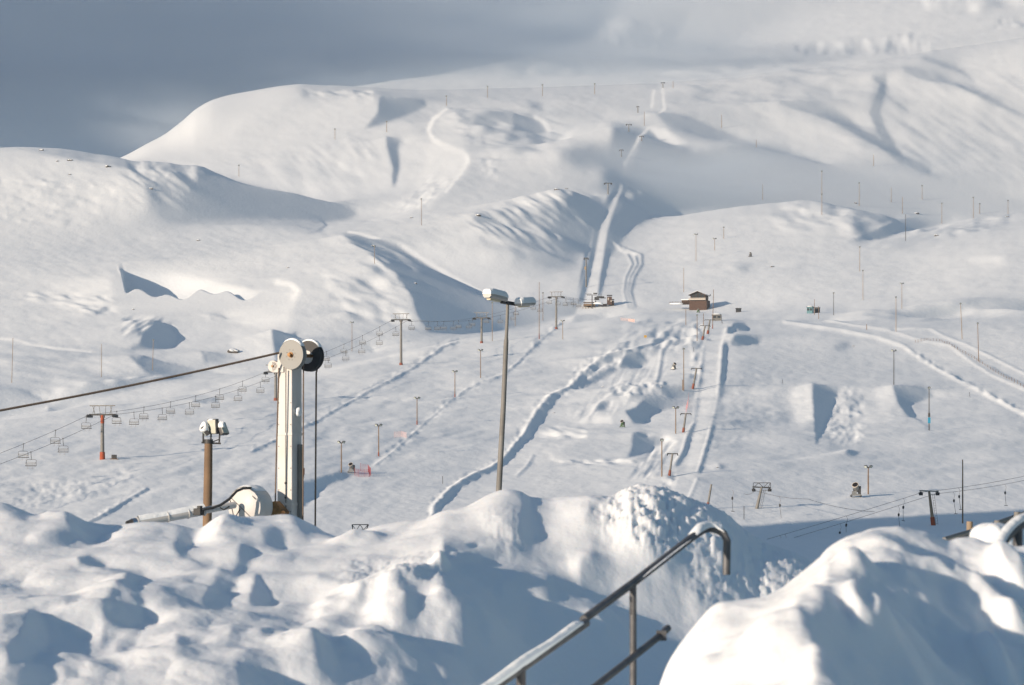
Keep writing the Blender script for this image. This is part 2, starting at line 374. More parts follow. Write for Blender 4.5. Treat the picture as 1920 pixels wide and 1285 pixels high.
    P([(880, 210), (960, 222), (1030, 242), (985, 262), (1040, 268), (960, 262), (890, 240)], .14, 7)
    P([(962, 221), (1002, 226), (1030, 240), (1003, 248), (965, 236)], .0, 3)
    Ln([(1003, 221), (1020, 230), (1030, 241)], 3, .6, 1.5)
    P([(985, 248), (1045, 254), (1035, 266), (992, 262)], .04, 4)
    P([(1042, 264), (1060, 244), (1084, 238), (1082, 246), (1062, 262)], .56, 3)
    P([(900, 260), (1040, 268), (1060, 330), (900, 345)], .36, 14)
    N([(900, 285), (940, 285), (935, 320), (900, 320)], 5, 8, 3, 0, .12, 26)
    N([(830, 205), (1000, 210), (1100, 250), (1000, 290), (850, 250)], 12, 20, 3, 8, .08, 27)
    # knoll with the lift line and the foggy dip behind it
    P([(1080, 236), (1145, 232), (1150, 250), (1100, 262), (1070, 262)], .40, 6)
    P([(1148, 234), (1200, 240), (1260, 252), (1300, 272), (1260, 310), (1150, 305), (1080, 294), (1042, 276), (1100, 264), (1146, 262)], .04, 13)
    P([(1214, 238), (1250, 240), (1292, 262), (1270, 268), (1235, 255)], .52, 3)
    P([(1130, 206), (1220, 206), (1215, 222), (1130, 226)], .36, 5)
    P([(1225, 212), (1290, 222), (1400, 262), (1340, 262), (1250, 236)], .06, 7)
    P([(1150, 300), (1250, 290), (1330, 275), (1400, 268), (1480, 282), (1510, 306), (1620, 322), (1760, 342), (1930, 376), (1930, 396), (1700, 402), (1560, 380), (1420, 372), (1340, 374), (1280, 384), (1240, 396), (1200, 360), (1120, 330)], .04, 16)
    P([(1500, 296), (1600, 322), (1750, 345), (1890, 388), (1700, 400), (1540, 376), (1440, 345)], -.10, 12)
    # right hand flank
    P([(1290, 180), (1450, 190), (1480, 250), (1420, 255), (1300, 215)], .28, 14)
    P([(1430, 214), (1500, 214), (1560, 240), (1600, 262), (1650, 296), (1560, 306), (1490, 276)], .36, 8)
    Ln([(1465, 196), (1520, 206), (1560, 218), (1605, 242), (1650, 268), (1690, 296), (1740, 318)], [5, 7, 8, 8, 8, 8, 6], .04, 5)
    P([(1560, 160), (1640, 150), (1630, 190), (1610, 196), (1560, 185)], .38, 6)
    Ln([(1640, 150), (1658, 153), (1652, 180), (1640, 214), (1652, 244), (1672, 270), (1690, 300)], [3, 5, 6, 8, 7, 6, 6], .04, 4)
    P([(1665, 152), (1780, 156), (1840, 182), (1835, 200), (1740, 196), (1668, 178)], .42, 8)
    Ln([(1700, 136), (1780, 150), (1830, 174), (1880, 202), (1930, 226)], 6, .10, 5)
    P([(1880, 200), (1930, 228), (1930, 250), (1860, 210)], .34, 6)
    Ln([(1735, 112), (1790, 128), (1825, 150)], 5, .14, 5)
    P([(1790, 100), (1930, 70), (1930, 190), (1850, 170)], .38, 12)
    P([(1660, 200), (1800, 210), (1930, 300), (1930, 350), (1760, 320), (1690, 280)], .26, 20)
    N([(1640, 150), (1930, 130), (1930, 340), (1700, 310)], 20, 34, 5, 35, .03, 28)
    N([(1200, 100), (1640, 110), (1640, 200), (1250, 200)], 25, 26, 6, 6, .035, 29)
    N([(1400, 200), (1640, 210), (1700, 300), (1500, 280)], 12, 20, 4, 12, .03, 30)
    # mid ridge below the foggy dip
    P([(700, 395), (850, 385), (1040, 352), (1060, 380), (900, 420), (880, 450), (700, 440)], .40, 12)
    P([(880, 408), (1000, 380), (1080, 358), (1120, 380), (1115, 430), (1090, 470), (1000, 470), (900, 440)], .20, 12)
    P([(1085, 362), (1130, 372), (1128, 400), (1112, 440), (1095, 474), (1050, 462), (1010, 448), (1040, 420)], -.02, 9)
    P([(960, 455), (1080, 470), (1085, 500), (1030, 498), (960, 480)], .14, 12)
    P([(880, 470), (1000, 500), (1090, 520), (1080, 560), (960, 540), (880, 510)], .33, 12)
    N([(870, 412), (1060, 350), (1120, 366), (1100, 440), (1000, 480), (900, 450)], 14, 26, 2.6, 30, .17, 31)
    N([(1150, 350), (1240, 352), (1280, 390), (1200, 420), (1150, 400)], 14, 22, 2.6, 32, .13, 32)
    P([(1168, 372), (1225, 350), (1262, 380), (1222, 398), (1180, 425), (1150, 470), (1135, 480), (1142, 420)], -.03, 9)
    # lift swath
    Ln([(1158, 342), (1137, 382), (1118, 420), (1108, 466), (1100, 510), (1088, 558)], [3, 5, 8, 9, 8, 6], -.15, 1.5)
    Ln([(1172, 345), (1152, 392), (1142, 440), (1135, 486), (1122, 545)], [2, 4, 5, 6, 5], -.1, 2)
    Ln([(1165, 342), (1147, 386), (1131, 436), (1122, 490), (1108, 556)], [3, 6, 8, 9, 12], .42, 1.5)
    Ln([(1112, 430), (1106, 470), (1096, 512), (1082, 562)], 1.2, .6, 1)
    Ln([(1215, 240), (1200, 255), (1182, 280), (1170, 300)], 2, .5, 1.5)
    Ln([(1226, 168), (1222, 200)], 1.5, .6, 1); Ln([(1242, 165), (1246, 205), (1236, 214)], 1.5, .6, 1)
    for dx in (0, 13, 25):
        R([(1160+dx*.6, 462+dx*.3), (1176+dx, 480), (1184+dx*.7, 496), (1172+dx*.6, 520), (1168+dx*.5, 545), (1176+dx*.5, 573)], 1.6, .62, .0, 2.2, 1)
    Ln([(1150, 455), (1165, 472), (1195, 480)], 1.5, .65, 1)
    # long crease: bright lip, dark wall below
    P([(640, 440), (720, 462), (780, 486), (840, 518), (905, 552), (990, 584), (1000, 600), (860, 622), (805, 618), (785, 590), (772, 550), (742, 508), (700, 484)], -.16, 4)
    P([(985, 566), (1085, 560), (1074, 584), (1000, 600), (930, 606)], -.4, 3)
    P([(640, 438), (700, 452), (770, 486), (820, 516), (770, 510), (700, 478)], .10, 6)
    N([(640, 445), (760, 480), (800, 560), (740, 560), (660, 500)], 10, 26, 4, 24, .14, 33)
    Ln([(654, 436), (720, 454), (780, 479), (840, 511), (900, 544), (940, 564)], 2.2, .66, 1.2)
    P([(700, 400), (880, 450), (1000, 520), (960, 560), (900, 536), (840, 500), (740, 455), (660, 434)], .38, 8)
    P([(560, 440), (690, 470), (700, 500), (560, 500)], .34, 15)
    P([(420, 500), (690, 500), (770, 560), (780, 610), (700, 640), (560, 610)], .36, 10)
    N([(600, 510), (740, 520), (780, 590), (760, 612), (640, 590)], 10, 22, 5, 20, .12, 34)
    # quarry-like hollow
    P([(258, 526), (380, 527), (475, 535), (490, 560), (420, 570), (330, 556)], .12, 9)
    P([(220, 530), (262, 527), (300, 532), (345, 545), (392, 562), (434, 584), (350, 583), (300, 581), (238, 576), (231, 552)], .3, 2)
    P([(90, 530), (214, 520), (226, 548), (232, 574), (150, 575)], .52, 10)
    P([(400, 566), (470, 548), (550, 548), (545, 600), (480, 612), (430, 592)], .56, 12)
    Ln([(520, 530), (546, 534), (558, 545), (548, 560)], 4, .75, 4)
    Ln([(222, 524), (228, 550), (236, 574)], 3, .55, 1.5)
    N([(215, 520), (290, 522), (330, 550), (240, 545)], 3, 14, 2.5, 24, .3, 35, .05)
    N([(50, 548), (240, 560), (240, 582), (180, 590), (50, 562)], 5, 16, 3, 14, .14, 36)
    P([(180, 588), (208, 580), (196, 576), (178, 583)], .02, 2)
    P([(274, 612), (290, 598), (318, 609), (326, 622), (335, 640), (320, 652), (240, 650), (262, 640)], -.2, 1.6)
    P([(252, 605), (300, 590), (300, 600), (270, 614), (262, 632)], .08, 4)
    N([(230, 590), (300, 585), (310, 610), (250, 632), (225, 625)], 4, 16, 2.5, -30, .2, 37)
    P([(385, 588), (410, 585), (432, 600), (398, 598)], -.05, 2)
    Ln([(300, 584), (345, 580), (385, 592), (430, 600), (480, 607)], 1.5, .55, 1.5)
    P([(60, 650), (240, 652), (420, 655), (560, 660), (480, 690), (240, 700), (-40, 720)], .26, 14)
    P([(240, 666), (270, 668), (310, 680), (370, 688), (425, 697), (330, 700), (275, 690)], -.12, 2.5)
    P([(375, 658), (420, 664), (455, 671), (385, 672)], -.08, 2)
    Ln([(0, 634), (30, 636), (60, 645), (110, 652), (170, 658)], 1.4, .6, 1)
    P([(20, 680), (160, 662), (170, 668), (30, 692)], .18, 8)
    N([(-40, 640), (160, 650), (300, 690), (100, 730), (-40, 720)], 15, 40, 4, 8, .04, 38)
    P([(0, 724), (50, 730), (97, 752), (0, 776), (-300, 820), (-300, 700)], -.35, 2.5)
    P([(90, 752), (130, 738), (240, 714), (330, 695), (350, 700), (240, 730), (90, 768)], -.06, 3)
    N([(80, 720), (330, 690), (300, 716), (90, 755)], 5, 18, 4, -12, .14, 39)
    # block of shade with the square notch behind the near crest
    P([(508, 616), (555, 618), (560, 632), (640, 640), (690, 652), (704, 660), (640, 662), (520, 672), (512, 640)], -.22, 1.5)
    P([(430, 620), (510, 612), (512, 660), (440, 665)], .40, 5)
    # ---- right middle distance
    P([(1588, 452), (1650, 430), (1690, 412), (1740, 406), (1790, 408), (1740, 424), (1660, 444)], -.14, 2.5)
    P([(1600, 395), (1730, 405), (1650, 428), (1600, 440)], .22, 8)
    N([(1440, 385), (1720, 400), (1620, 450), (1450, 430)], 12, 20, 5, 10, .08, 40)
    P([(1640, 470), (1720, 440), (1800, 420), (1930, 404), (1930, 425), (1790, 455), (1700, 480)], .34, 8)
    N([(1680, 440), (1790, 425), (1900, 402), (1900, 420), (1760, 455)], 6, 14, 4, -8, .14, 41)
    P([(1700, 500), (1790, 478), (1870, 474), (1900, 484), (1880, 506), (1780, 520)], .50, 18)
    P([(1800, 490), (1860, 481), (1888, 486), (1870, 496)], .62, 6)
    P([(1370, 500), (1440, 490), (1450, 496), (1400, 508)], .14, 5)
    P([(1425, 502), (1450, 496), (1440, 510)], .0, 2)
    P([(1615, 588), (1640, 580), (1700, 578), (1930, 576), (1930, 587), (1800, 591), (1700, 587)], .10, 3)
    Ln([(1560, 592), (1650, 588), (1760, 594), (1930, 592)], 3.5, .58, 2)
    P([(1400, 500), (1600, 450), (1700, 480), (1650, 560), (1440, 575)], .40, 14)
    # ---- the near piste
    N([(1180, 600), (1320, 600), (1300, 640), (1150, 650)], 6, 12, 4, -30, .1, 42)
    P([(1080, 590), (1135, 587), (1140, 592), (1120, 598), (1070, 603)], .12, 3)
    P([(1170, 574), (1290, 578), (1340, 592), (1290, 600), (1200, 592)], .24, 8)
    # groomer banks, left
    for pts, w, wd in (([(165, 978), (215, 951), (245, 932), (272, 917)], 2.2, 3.6),
               ([(470, 845), (520, 822), (556, 806), (600, 785), (650, 756), (690, 732), (730, 712), (765, 692), (800, 668), (830, 648), (855, 640)], 1.8, 2.6),
               ([(700, 872), (735, 847), (770, 815), (800, 790), (838, 757), (868, 732), (895, 718)], 1.8, 1.6),
               ([(905, 712), (925, 708), (945, 700), (980, 668), (1000, 650), (1030, 625), (1050, 606)], 1.6, 2)):
        R(pts, w, .48, -.14, wd, .9)
        N([(p[0]-6, p[1]-5) for p in pts]+[(p[0]+9, p[1]+5) for p in reversed(pts)], 2, 3.5, 3.5, -30, .10, int(pts[0][0]))
    P([(560, 905), (585, 900), (640, 888), (660, 893), (620, 910), (590, 925), (565, 945), (560, 925)], -.12, 3)
    P([(560, 940), (600, 915), (590, 935), (570, 950)], -.1, 2)
    # big bank winding up to the park
    big = [(806, 972), (812, 948), (842, 915), (880, 892), (918, 876), (944, 856), (985, 805), (1004, 772), (1032, 738), (1060, 728)]
    R(big, [3, 4, 4, 4, 4, 4, 4, 5, 5, 4], .62, -.22, [4, 7, 8, 7, 6, 7, 8, 10, 8, 4], 1.4)
    N([(p[0]-8, p[1]-6) for p in big]+[(p[0]+14, p[1]+10) for p in reversed(big)], 3, 3.5, 4.5, -45, .14, 50)
    big2 = [(1066, 722), (1085, 702), (1110, 680), (1150, 660), (1190, 652), (1225, 640), (1245, 628)]
    R(big2, 5, .55, -.1, [6, 7, 8, 6, 4, 4, 3])
    N([(1060, 735), (1075, 690), (1130, 655), (1180, 640), (1210, 665), (1150, 700), (1100, 730)], 6, 5, 4, -40, .22, 51)
    P([(1160, 690), (1172, 668), (1200, 664), (1215, 680), (1200, 692)], -.24, 1.6)
    P([(1062, 722), (1100, 712), (1150, 690), (1160, 696), (1105, 722)], .0, 3)
    N([(1230, 620), (1300, 615), (1290, 660), (1215, 660)], 5, 6, 4, -40, .2, 52)
    N([(1200, 650), (1260, 640), (1240, 730), (1110, 790), (1060, 790), (1120, 740)], 10, 16, 2.5, -60, .10, 53)
    R([(1254, 640), (1240, 660), (1235, 690), (1228, 720)], 3, .55, -.08, 3)
    N([(1140, 720), (1250, 715), (1260, 745), (1150, 748)], 5, 4.5, 4, 0, .26, 54, .05)
    P([(1242, 728), (1290, 734), (1375, 738), (1318, 746), (1262, 749), (1240, 742)], -.2, 1.8)
    P([(1112, 772), (1128, 752), (1150, 738), (1168, 740), (1150, 752), (1130, 770)], -.2, 2)
    P([(1172, 771), (1190, 768), (1208, 752), (1232, 750), (1292, 761), (1252, 768), (1226, 778), (1206, 792), (1188, 788)], -.22, 1.6)
    P([(1118, 755), (1145, 745), (1165, 744), (1140, 757)], .46, 3); P([(1190, 742), (1240, 746), (1205, 752), (1176, 758)], .1, 2.5)
    Ln([(1088, 792), (1108, 776), (1122, 756), (1145, 740)], 2, .56, 1.2)
    P([(1110, 780), (1145, 780), (1150, 790), (1110, 792)], .5, 2)
    # table-top mound
    P([(1040, 852), (1090, 830), (1150, 815), (1180, 813), (1190, 835), (1178, 856), (1080, 862)], .24, 7)
    P([(1186, 814), (1200, 812), (1222, 820), (1246, 830), (1222, 842), (1196, 850), (1176, 856), (1186, 836)], -.2, 3.5)
    Ln([(1215, 820), (1240, 824), (1268, 830)], 2.5, .6, 1.5)
    N([(1030, 850), (1040, 862), (1220, 862), (1220, 868), (1100, 872), (1030, 862)], 3, 12, 3, 8, .3, 55, .1)
    N([(1010, 800), (1100, 800), (1100, 822), (1010, 818)], 4, 18, 3, 12, .2, 56, .08)
    N([(1220, 825), (1270, 825), (1230, 900), (1180, 900)], 6, 14, 3, -55, .18, 57)
    # tow track, two banks
    R([(1372, 612), (1355, 640), (1345, 690)], 2.5, .6, -.12, 4)
    R([(1322, 640), (1316, 668), (1312, 700), (1308, 728)], 3, .58, -.15, 5)
    R([(1362, 618), (1353, 650), (1350, 690), (1345, 742)], 3.4, .66, -.15, 5)
    R([(1300, 792), (1286, 820), (1278, 848), (1264, 868)], 3, .55, -.2, 5)
    R([(1332, 802), (1324, 830), (1314, 862), (1307, 884)], 2.8, .62, -.15, 4)
    R([(1306, 898), (1298, 918), (1286, 944)], 2.4, .6, .05, 2.5)
    R([(997, 855), (985, 875), (968, 892)], 2.5, .5, .05, 3)
    N([(1300, 610), (1330, 610), (1310, 740), (1290, 740)], 4, 6, 6, -60, .2, 58)
    R([(1308, 730), (1304, 760), (1300, 790)], 2, .44, .06, 3, 2)
    R([(1345, 744), (1338, 775), (1332, 800)], 2, .46, .04, 3, 2)
    P([(1322, 640), (1350, 640), (1342, 740), (1326, 800), (1300, 900), (1282, 900), (1306, 790), (1316, 720)], .33, 3)
    P([(1374, 634), (1400, 634), (1430, 646), (1398, 650), (1370, 649)], -.22, 1.4)
    P([(1380, 607), (1395, 612), (1404, 620), (1385, 620)], -.15, 2)
    P([(1356, 627), (1378, 626), (1376, 642), (1358, 648)], .5, 3)
    N([(1240, 900), (1275, 880), (1260, 930), (1235, 930)], 3, 5, 5, 0, .2, 59)
    P([(1318, 873), (1345, 870), (1352, 878), (1330, 880)], .42, 3); P([(1348, 872), (1362, 877), (1350, 882)], -.1, 1.5)
    # jumps on the right
    P([(1480, 735), (1500, 724), (1522, 721), (1527, 790), (1500, 800), (1485, 770)], .44, 8)
    P([(1523, 720), (1545, 724), (1572, 736), (1565, 756), (1552, 785), (1541, 810), (1531, 835), (1528, 800), (1525, 760)], -.26, 1.5)
    N([(1568, 735), (1600, 724), (1622, 740), (1620, 830), (1560, 835), (1545, 815)], 8, 4, 4.5, 0, .13, 60, .04)
    P([(1640, 728), (1672, 722), (1680, 760), (1650, 780)], .36, 8)
    P([(1674, 723), (1700, 728), (1728, 732), (1750, 745), (1728, 753), (1704, 760), (1718, 786), (1700, 778), (1684, 757)], -.24, 1.8)
    Ln([(1718, 786), (1735, 798), (1742, 802)], 2, .02, 1.5)
    P([(1485, 862), (1540, 852), (1588, 842), (1592, 850), (1540, 860)], .38, 3); P([(1588, 843), (1618, 851), (1600, 856), (1586, 853)], -.1, 1.8)
    P([(1560, 650), (1590, 645), (1600, 655), (1570, 660)], .08, 3)
    # roads on the right
    for pts, w in (([(1470, 607), (1560, 621), (1640, 636), (1692, 652), (1740, 684), (1800, 718), (1860, 748), (1940, 790)], 2.8),
               ([(1535, 600), (1610, 614), (1670, 624), (1720, 640), (1780, 650), (1820, 680), (1860, 706), (1940, 742)], 1.8),
               ([(1680, 620), (1740, 618), (1770, 634), (1810, 648), (1860, 672), (1940, 712)], 1.8)):
        Ln([(p[0]+4, p[1]-w*1.5) for p in pts], w*.7, .06, 1.5)
        Ln(pts, w, .56, 1.5)
    Ln([(1860, 690), (1900, 712), (1940, 730)], 2, .1, 1.2)
    N([(1690, 650), (1740, 684), (1800, 718), (1940, 790), (1940, 780), (1800, 708), (1720, 660)], 2, 6, 4, 25, .2, 61)
    # groomed streaks and trampled patches
    N([(300, 700), (520, 690), (900, 610), (1300, 600), (1280, 700), (1000, 800), (560, 960), (200, 990), (-60, 990), (-60, 800)], 20, 40, 3.5, -10, .035, 62)
    N([(60, 900), (160, 900), (260, 870), (250, 900), (120, 950), (0, 960)], 10, 5, 4, 0, .09, 63, .03)
    N([(560, 720), (800, 690), (900, 760), (700, 960), (380, 960), (450, 830)], 30, 26, 7, -28, .03, 64)
    N([(1300, 700), (1940, 800), (1940, 900), (1300, 900)], 30, 60, 6, -5, .035, 65)
    N([(1300, 700), (1480, 690), (1560, 760), (1340, 860)], 20, 6, 4, 0, .04, 66)
    P([(330, 882), (360, 878), (352, 890), (335, 890)], .1, 4)
    P([(360, 752), (410, 750), (412, 756), (365, 758)], .0, 2)
    P([(1400, 1000), (1470, 970), (1560, 938), (1610, 920), (1650, 914), (1600, 930)], .34, 5)
paint_mountain(C)
fa = np.clip((640-C.V)/60, 0, 1)[:, None]
C.a = C.a*(1-fa)+np.maximum(np.where(C.a > .3, .36+(C.a-.36)*1.15, .291-(.3-C.a)*1.75), -.4)*fa
C.noise([(-700, -60), (2600, -60), (2600, 1100), (-700, 1100)], 20, 9, 3.0, 6, .022, 90)
C.noise([(-700, 200), (900, 250), (900, 640), (-700, 700)], 30, 24, 2.6, 24, .016, 92)
C.noise([(900, 380), (2600, 380), (2600, 600), (900, 600)], 30, 26, 2.6, -14, .014, 93)
C.noise([(250, 170), (1200, 180), (1200, 400), (250, 340)], 20, 20, 2.4, 30, .02, 94)
C.noise([(-700, 140), (2600, 140), (2600, 1100), (-700, 1100)], 20, 90, 26, 12, .008, 91)
C.K([(200, 300), (236, 276), (274, 256), (310, 237), (342, 216), (372, 191), (400, 178), (440, 166), (560, 150), (560, 185), (480, 205), (420, 260), (340, 290)], 10)
C.K([(205, 515), (330, 515), (470, 540), (560, 560), (520, 592), (300, 592), (215, 588)], 10)
vf = relief(RU, RS, vb, C, iters=6, lam=.5, mu=180.)
def mountain_rows(Us, Ds):
    """final rows on any grid"""
    out = base_rows(Us, Ds); out = out+pit(Us[None, :], out)
    d = vf-vb
    x = np.clip((Us-RU[0])/(RU[1]-RU[0]), 0, len(RU)-1.001); i = x.astype(int); fx = x-i
    y = (np.log(Ds)-RS[0])/(RS[1]-RS[0]); ok = (y > 0)
    y = np.clip(y, 0, len(RS)-1.001); j = y.astype(int); fy = y-j
    A = d[j][:, i]*(1-fx)+d[j][:, i+1]*fx; B2 = d[j+1][:, i]*(1-fx)+d[j+1][:, i+1]*fx
    out += (A*(1-fy[:, None])+B2*fy[:, None])*ok[:, None]
    return out
T_D = np.concatenate([np.exp(np.linspace(math.log(40), math.log(390), 60))[:-1], np.exp(RS)[::1], [5800, 6500]])
TV = mountain_rows(T_U, T_D)
TX = (T_U[None, :]-CX)/F*T_D[:, None]; TY = np.broadcast_to(T_D[:, None], TX.shape); TZ = (VH-TV)/F*T_D[:, None]
ground = grid_mesh("snow_slope", TX, TY, TZ, M_SNOW); tag(ground, kind="structure")
T_MIN = np.minimum.accumulate(TV, axis=0)
def ground_z(x, y):
    u = CX+x/y*F
    i = np.clip((np.searchsorted(T_U, u)-1), 0, len(T_U)-2); t = (u-T_U[i])/(T_U[i+1]-T_U[i])
    j = np.clip(np.searchsorted(T_D, y)-1, 0, len(T_D)-2); s = (y-T_D[j])/(T_D[j+1]-T_D[j])
    z = lambda a, b: TZ[a, b]
    return (z(j, i)*(1-t)+z(j, i+1)*t)*(1-s)+(z(j+1, i)*(1-t)+z(j+1, i+1)*t)*s
def hit(u, v, dmin=300):
    """distance at which the slope shows at photo pixel (u, v)"""
    i = int(np.clip(np.searchsorted(T_U, u), 0, len(T_U)-1))
    k = np.nonzero((TV[:, i] <= v) & (T_D > dmin))[0]
    return float(T_D[k[0]]) if len(k) else 3000.
# ------------------------------------------------------------------ unseen hills left of the picture, added to throw the long shadows, haze and fog
def shadow_hill(name, cx, cy, h, rp, rt, zb, seed):
    """an added hill that only casts shade: centre, top height, half length across the sun's line and along it"""
    px, py = math.sin(SUN_AZ), -math.cos(SUN_AZ)      # across
    tx, ty = -math.cos(SUN_AZ), -math.sin(SUN_AZ)     # towards the sun
    n = 90
    a = np.linspace(-1.6, 1.6, n); A, B = np.meshgrid(a, a)
    R = np.random.RandomState(seed).randn(n, n)
    N = gauss(R, 5, 5); N /= N.std()
    N2 = gauss(R, 2, 2); N2 /= N2.std()
    H = np.exp(-np.abs(A)**2.6)*np.exp(-np.abs(B)**2.2)
    Zs = zb+(h-zb)*H*(1+.04*N+.012*N2)-4
    X = cx+A*rp*px+B*rt*tx; Y = cy+A*rp*py+B*rt*ty
    o = grid_mesh(name, X, Y, Zs, M_SNOW); tag(o, kind="structure"); return o
shadow_hill("hill", -1875, 2818, 1450, 720, 500, 150, 3)  # unseen, added to shade the upper left back wall and its fog
shadow_hill("hill", -225, 120, 150, 100, 70, -25, 4)  # unseen, added so its shadow darkens the hollow at lower right

def volume_mat(name, dens, col, aniso, noise=None, falloff=None):
    m = bpy.data.materials.new(name); m.use_nodes = True
    n = m.node_tree.nodes; L = m.node_tree.links; n.clear()
    out = n.new("ShaderNodeOutputMaterial"); pv = n.new("ShaderNodeVolumePrincipled")
    pv.inputs["Color"].default_value = (*col, 1); pv.inputs["Density"].default_value = dens
    pv.inputs["Anisotropy"].default_value = aniso
    L.new(pv.outputs[0], out.inputs["Volume"])
    if noise:
        tc = n.new("ShaderNodeTexCoord")
        t = n.new("ShaderNodeTexNoise"); t.inputs["Scale"].default_value = noise[0]; t.inputs["Detail"].default_value = 3
        mp = n.new("ShaderNodeMapping"); mp.inputs["Scale"].default_value = noise[1]
        L.new(tc.outputs["Object"], mp.inputs[0]); L.new(mp.outputs[0], t.inputs["Vector"])
        r = n.new("ShaderNodeMapRange"); r.inputs[1].default_value = noise[2]; r.inputs[2].default_value = noise[3]
        L.new(t.outputs[0], r.inputs[0])
        # thins out towards the edge of the bank (object space radius)
        vm = n.new("ShaderNodeVectorMath"); vm.operation = 'LENGTH'; L.new(tc.outputs["Object"], vm.inputs[0])
        r2 = n.new("ShaderNodeMapRange"); r2.interpolation_type = 'SMOOTHSTEP'
        r2.inputs[1].default_value = 1.0; r2.inputs[2].default_value = falloff; r2.inputs[3].default_value = 0; r2.inputs[4].default_value = 1
        L.new(vm.outputs["Value"], r2.inputs[0])
        a = n.new("ShaderNodeMath"); a.operation = 'MULTIPLY'; L.new(r.outputs[0], a.inputs[0]); L.new(r2.outputs[0], a.inputs[1])
        b = n.new("ShaderNodeMath"); b.operation = 'MULTIPLY'; L.new(a.outputs[0], b.inputs[0]); b.inputs[1].default_value = dens
        L.new(b.outputs[0], pv.inputs["Density"])
    return m
def fog_bank(u, v, D, ru, rv, rD, dens, name="fog", tilt=0, noise=(1.6, (1, 1, 1.5), .35, .65), fall=.25):
    bm = bmesh.new(); bmesh.ops.create_icosphere(bm, subdivisions=4, radius=1.0)
    me = bpy.data.meshes.new(name); bm.to_mesh(me); bm.free()
    o = bpy.data.objects.new(name, me); COL.objects.link(o)
    o.location = at(u, v, D); o.scale = (ru/F*D, rD, rv/F*D); o.rotation_euler = (0, math.radians(tilt), 0)
    me.materials.append(volume_mat(name, dens, (.88, .955, 1.0), .25, noise, fall))
    tag(o, kind="stuff"); return o
def haze_box():
    bm = bmesh.new(); bmesh.ops.create_cube(bm, size=1.0)
    me = bpy.data.meshes.new("haze"); bm.to_mesh(me); bm.free()
    o = bpy.data.objects.new("haze", me); COL.objects.link(o)
    zmin = float(TZ.min())-3; zmax = 1660.
    o.scale = (8000, 6900, zmax-zmin); o.location = (0, 3300, (zmin+zmax)/2)
    me.materials.append(volume_mat("haze", HAZE, (.93, .97, 1.0), .2)); tag(o, kind="stuff"); return o
HAZE = .00006
haze_box()
fog_bank(60, 60, 3900, 1000, 300, 680, .008, fall=.45)
fog_bank(1000, 50, 3850, 620, 150, 480, .006, fall=.1)
fog_bank(1480, 130, 3060, 420, 62, 330, .0010, fall=.05)
fog_bank(900, 215, 2900, 330, 50, 300, .0005, fall=.05)
fog_bank(1300, 332, 2150, 300, 66, 240, .006)
fog_bank(330, 235, 2860, 230, 75, 280, .0034, fall=.05)
fog_bank(700, 165, 3040, 330, 52, 260, .0030, fall=.05)
fog_bank(1120, 118, 3320, 460, 72, 300, .0035, fall=.05)
fog_bank(1640, 335, 2330, 300, 58, 230, .0022, fall=.05)
fog_bank(1120, 275, 2480, 300, 62, 260, .0024, fall=.05)
fog_bank(430, 395, 1990, 200, 34, 150, .0022, fall=.05)
# ------------------------------------------------------------------ the ploughed snow banks close by
def chart_clods(C, U, v):
    return C.sample(np.broadcast_to(U[None, :], v.shape), v, C.clods)
def bank(name, lines, u0, u1, cell, dmin, dmax, nS, painter, d_even, mu=50., val=.36, hmax=.03, lam=1.0, rel=None, sil=None, dfix=1, knobs=()):
    global LINES
    keep = LINES; LINES = lines
    U = np.arange(u0, u1, cell); S = np.linspace(math.log(dmin), math.log(dmax), nS)
    b = base_rows(U, np.exp(S)); LINES = keep
    C = Chart(u0, u1, 800, 1700, 2, val)
    C.clods = np.zeros_like(C.a)
    painter(C)
    if painter is paint_a: keep_a(C)
    else: C.K([(u, v-10) for u, v in SIL_B]+[(u, v+8) for u, v in reversed(SIL_B)], 4, .7)
    v = relief(U, S, b, C, iters=6, mu=mu, hmax=hmax, lam=lam, rel=rel)
    D = np.exp(S)[:, None]
    su = [p[0] for p in sil]; want = interp1(su, [p[1] for p in sil], U)      # hold the crest line
    def box1(a, n): return np.convolve(np.pad(a, n, mode='edge'), np.ones(2*n+1)/(2*n+1), 'valid')
    for wide, lo in ((26, .60), (4, .86)):
        top = np.where(D > dfix*.9, v, 9e9).min(axis=0)
        dl = box1(box1(np.clip(want-top, -160, 160), wide), wide)
        w = np.clip((D-dfix*lo)/(dfix*(1-lo)*.8), 0, 1); w = w*w*(3-2*w)
        v = v+w*dl[None, :]
    # lumps, crusts and clods, in metres on the ground
    x = (U[None, :]-CX)/F*D; y = np.broadcast_to(D, x.shape)
    h = .034*vnoise(x*1.7, y*1.0, 44)+.022*np.maximum(0, vnoise(x*3.6+5, y*2.2, 45)+.15)+.010*fbm(x*3.2, y*2, 40, 2)+.0015*fbm(x*15, y*10, 60, 3)
    h = h*(2.3 if rel is not None else 1+.7*np.clip((19.5-D)/2, 0, 1))
    clod = chart_clods(C, U, v)
    h = h+clod*(.036*np.abs(vnoise(x*9, y*6, 70))+.034*np.maximum(0, vnoise(x*17+3, y*11, 71)-.1)+.026*np.abs(vnoise(x*29, y*19, 73))+.014*fbm(x*44, y*30, 72, 2))
    for (ku_, kv_, ru, rv, kh) in knobs:
        jj = int(np.clip(np.argmax(v[:, int((ku_-u0)/cell)] <= kv_), 1, nS-1)); Dk = float(D[jj, 0])     # stands where the bank shows at that spot
        dx = (x-(ku_-CX)/F*Dk)/(ru/F*Dk); dy = (y-Dk)/rv
        q = dx*dx+dy*dy+.35*vnoise(x*9, y*5, 90)
        h = h+kh*np.exp(-np.clip(q, 0, 20)**1.3)
    v = v-h*F/D
    X = (U[None, :]-CX)/F*D; Y = np.broadcast_to(D, X.shape); Z = (VH-v)/F*D
    return X, Y, Z, U, np.exp(S), v
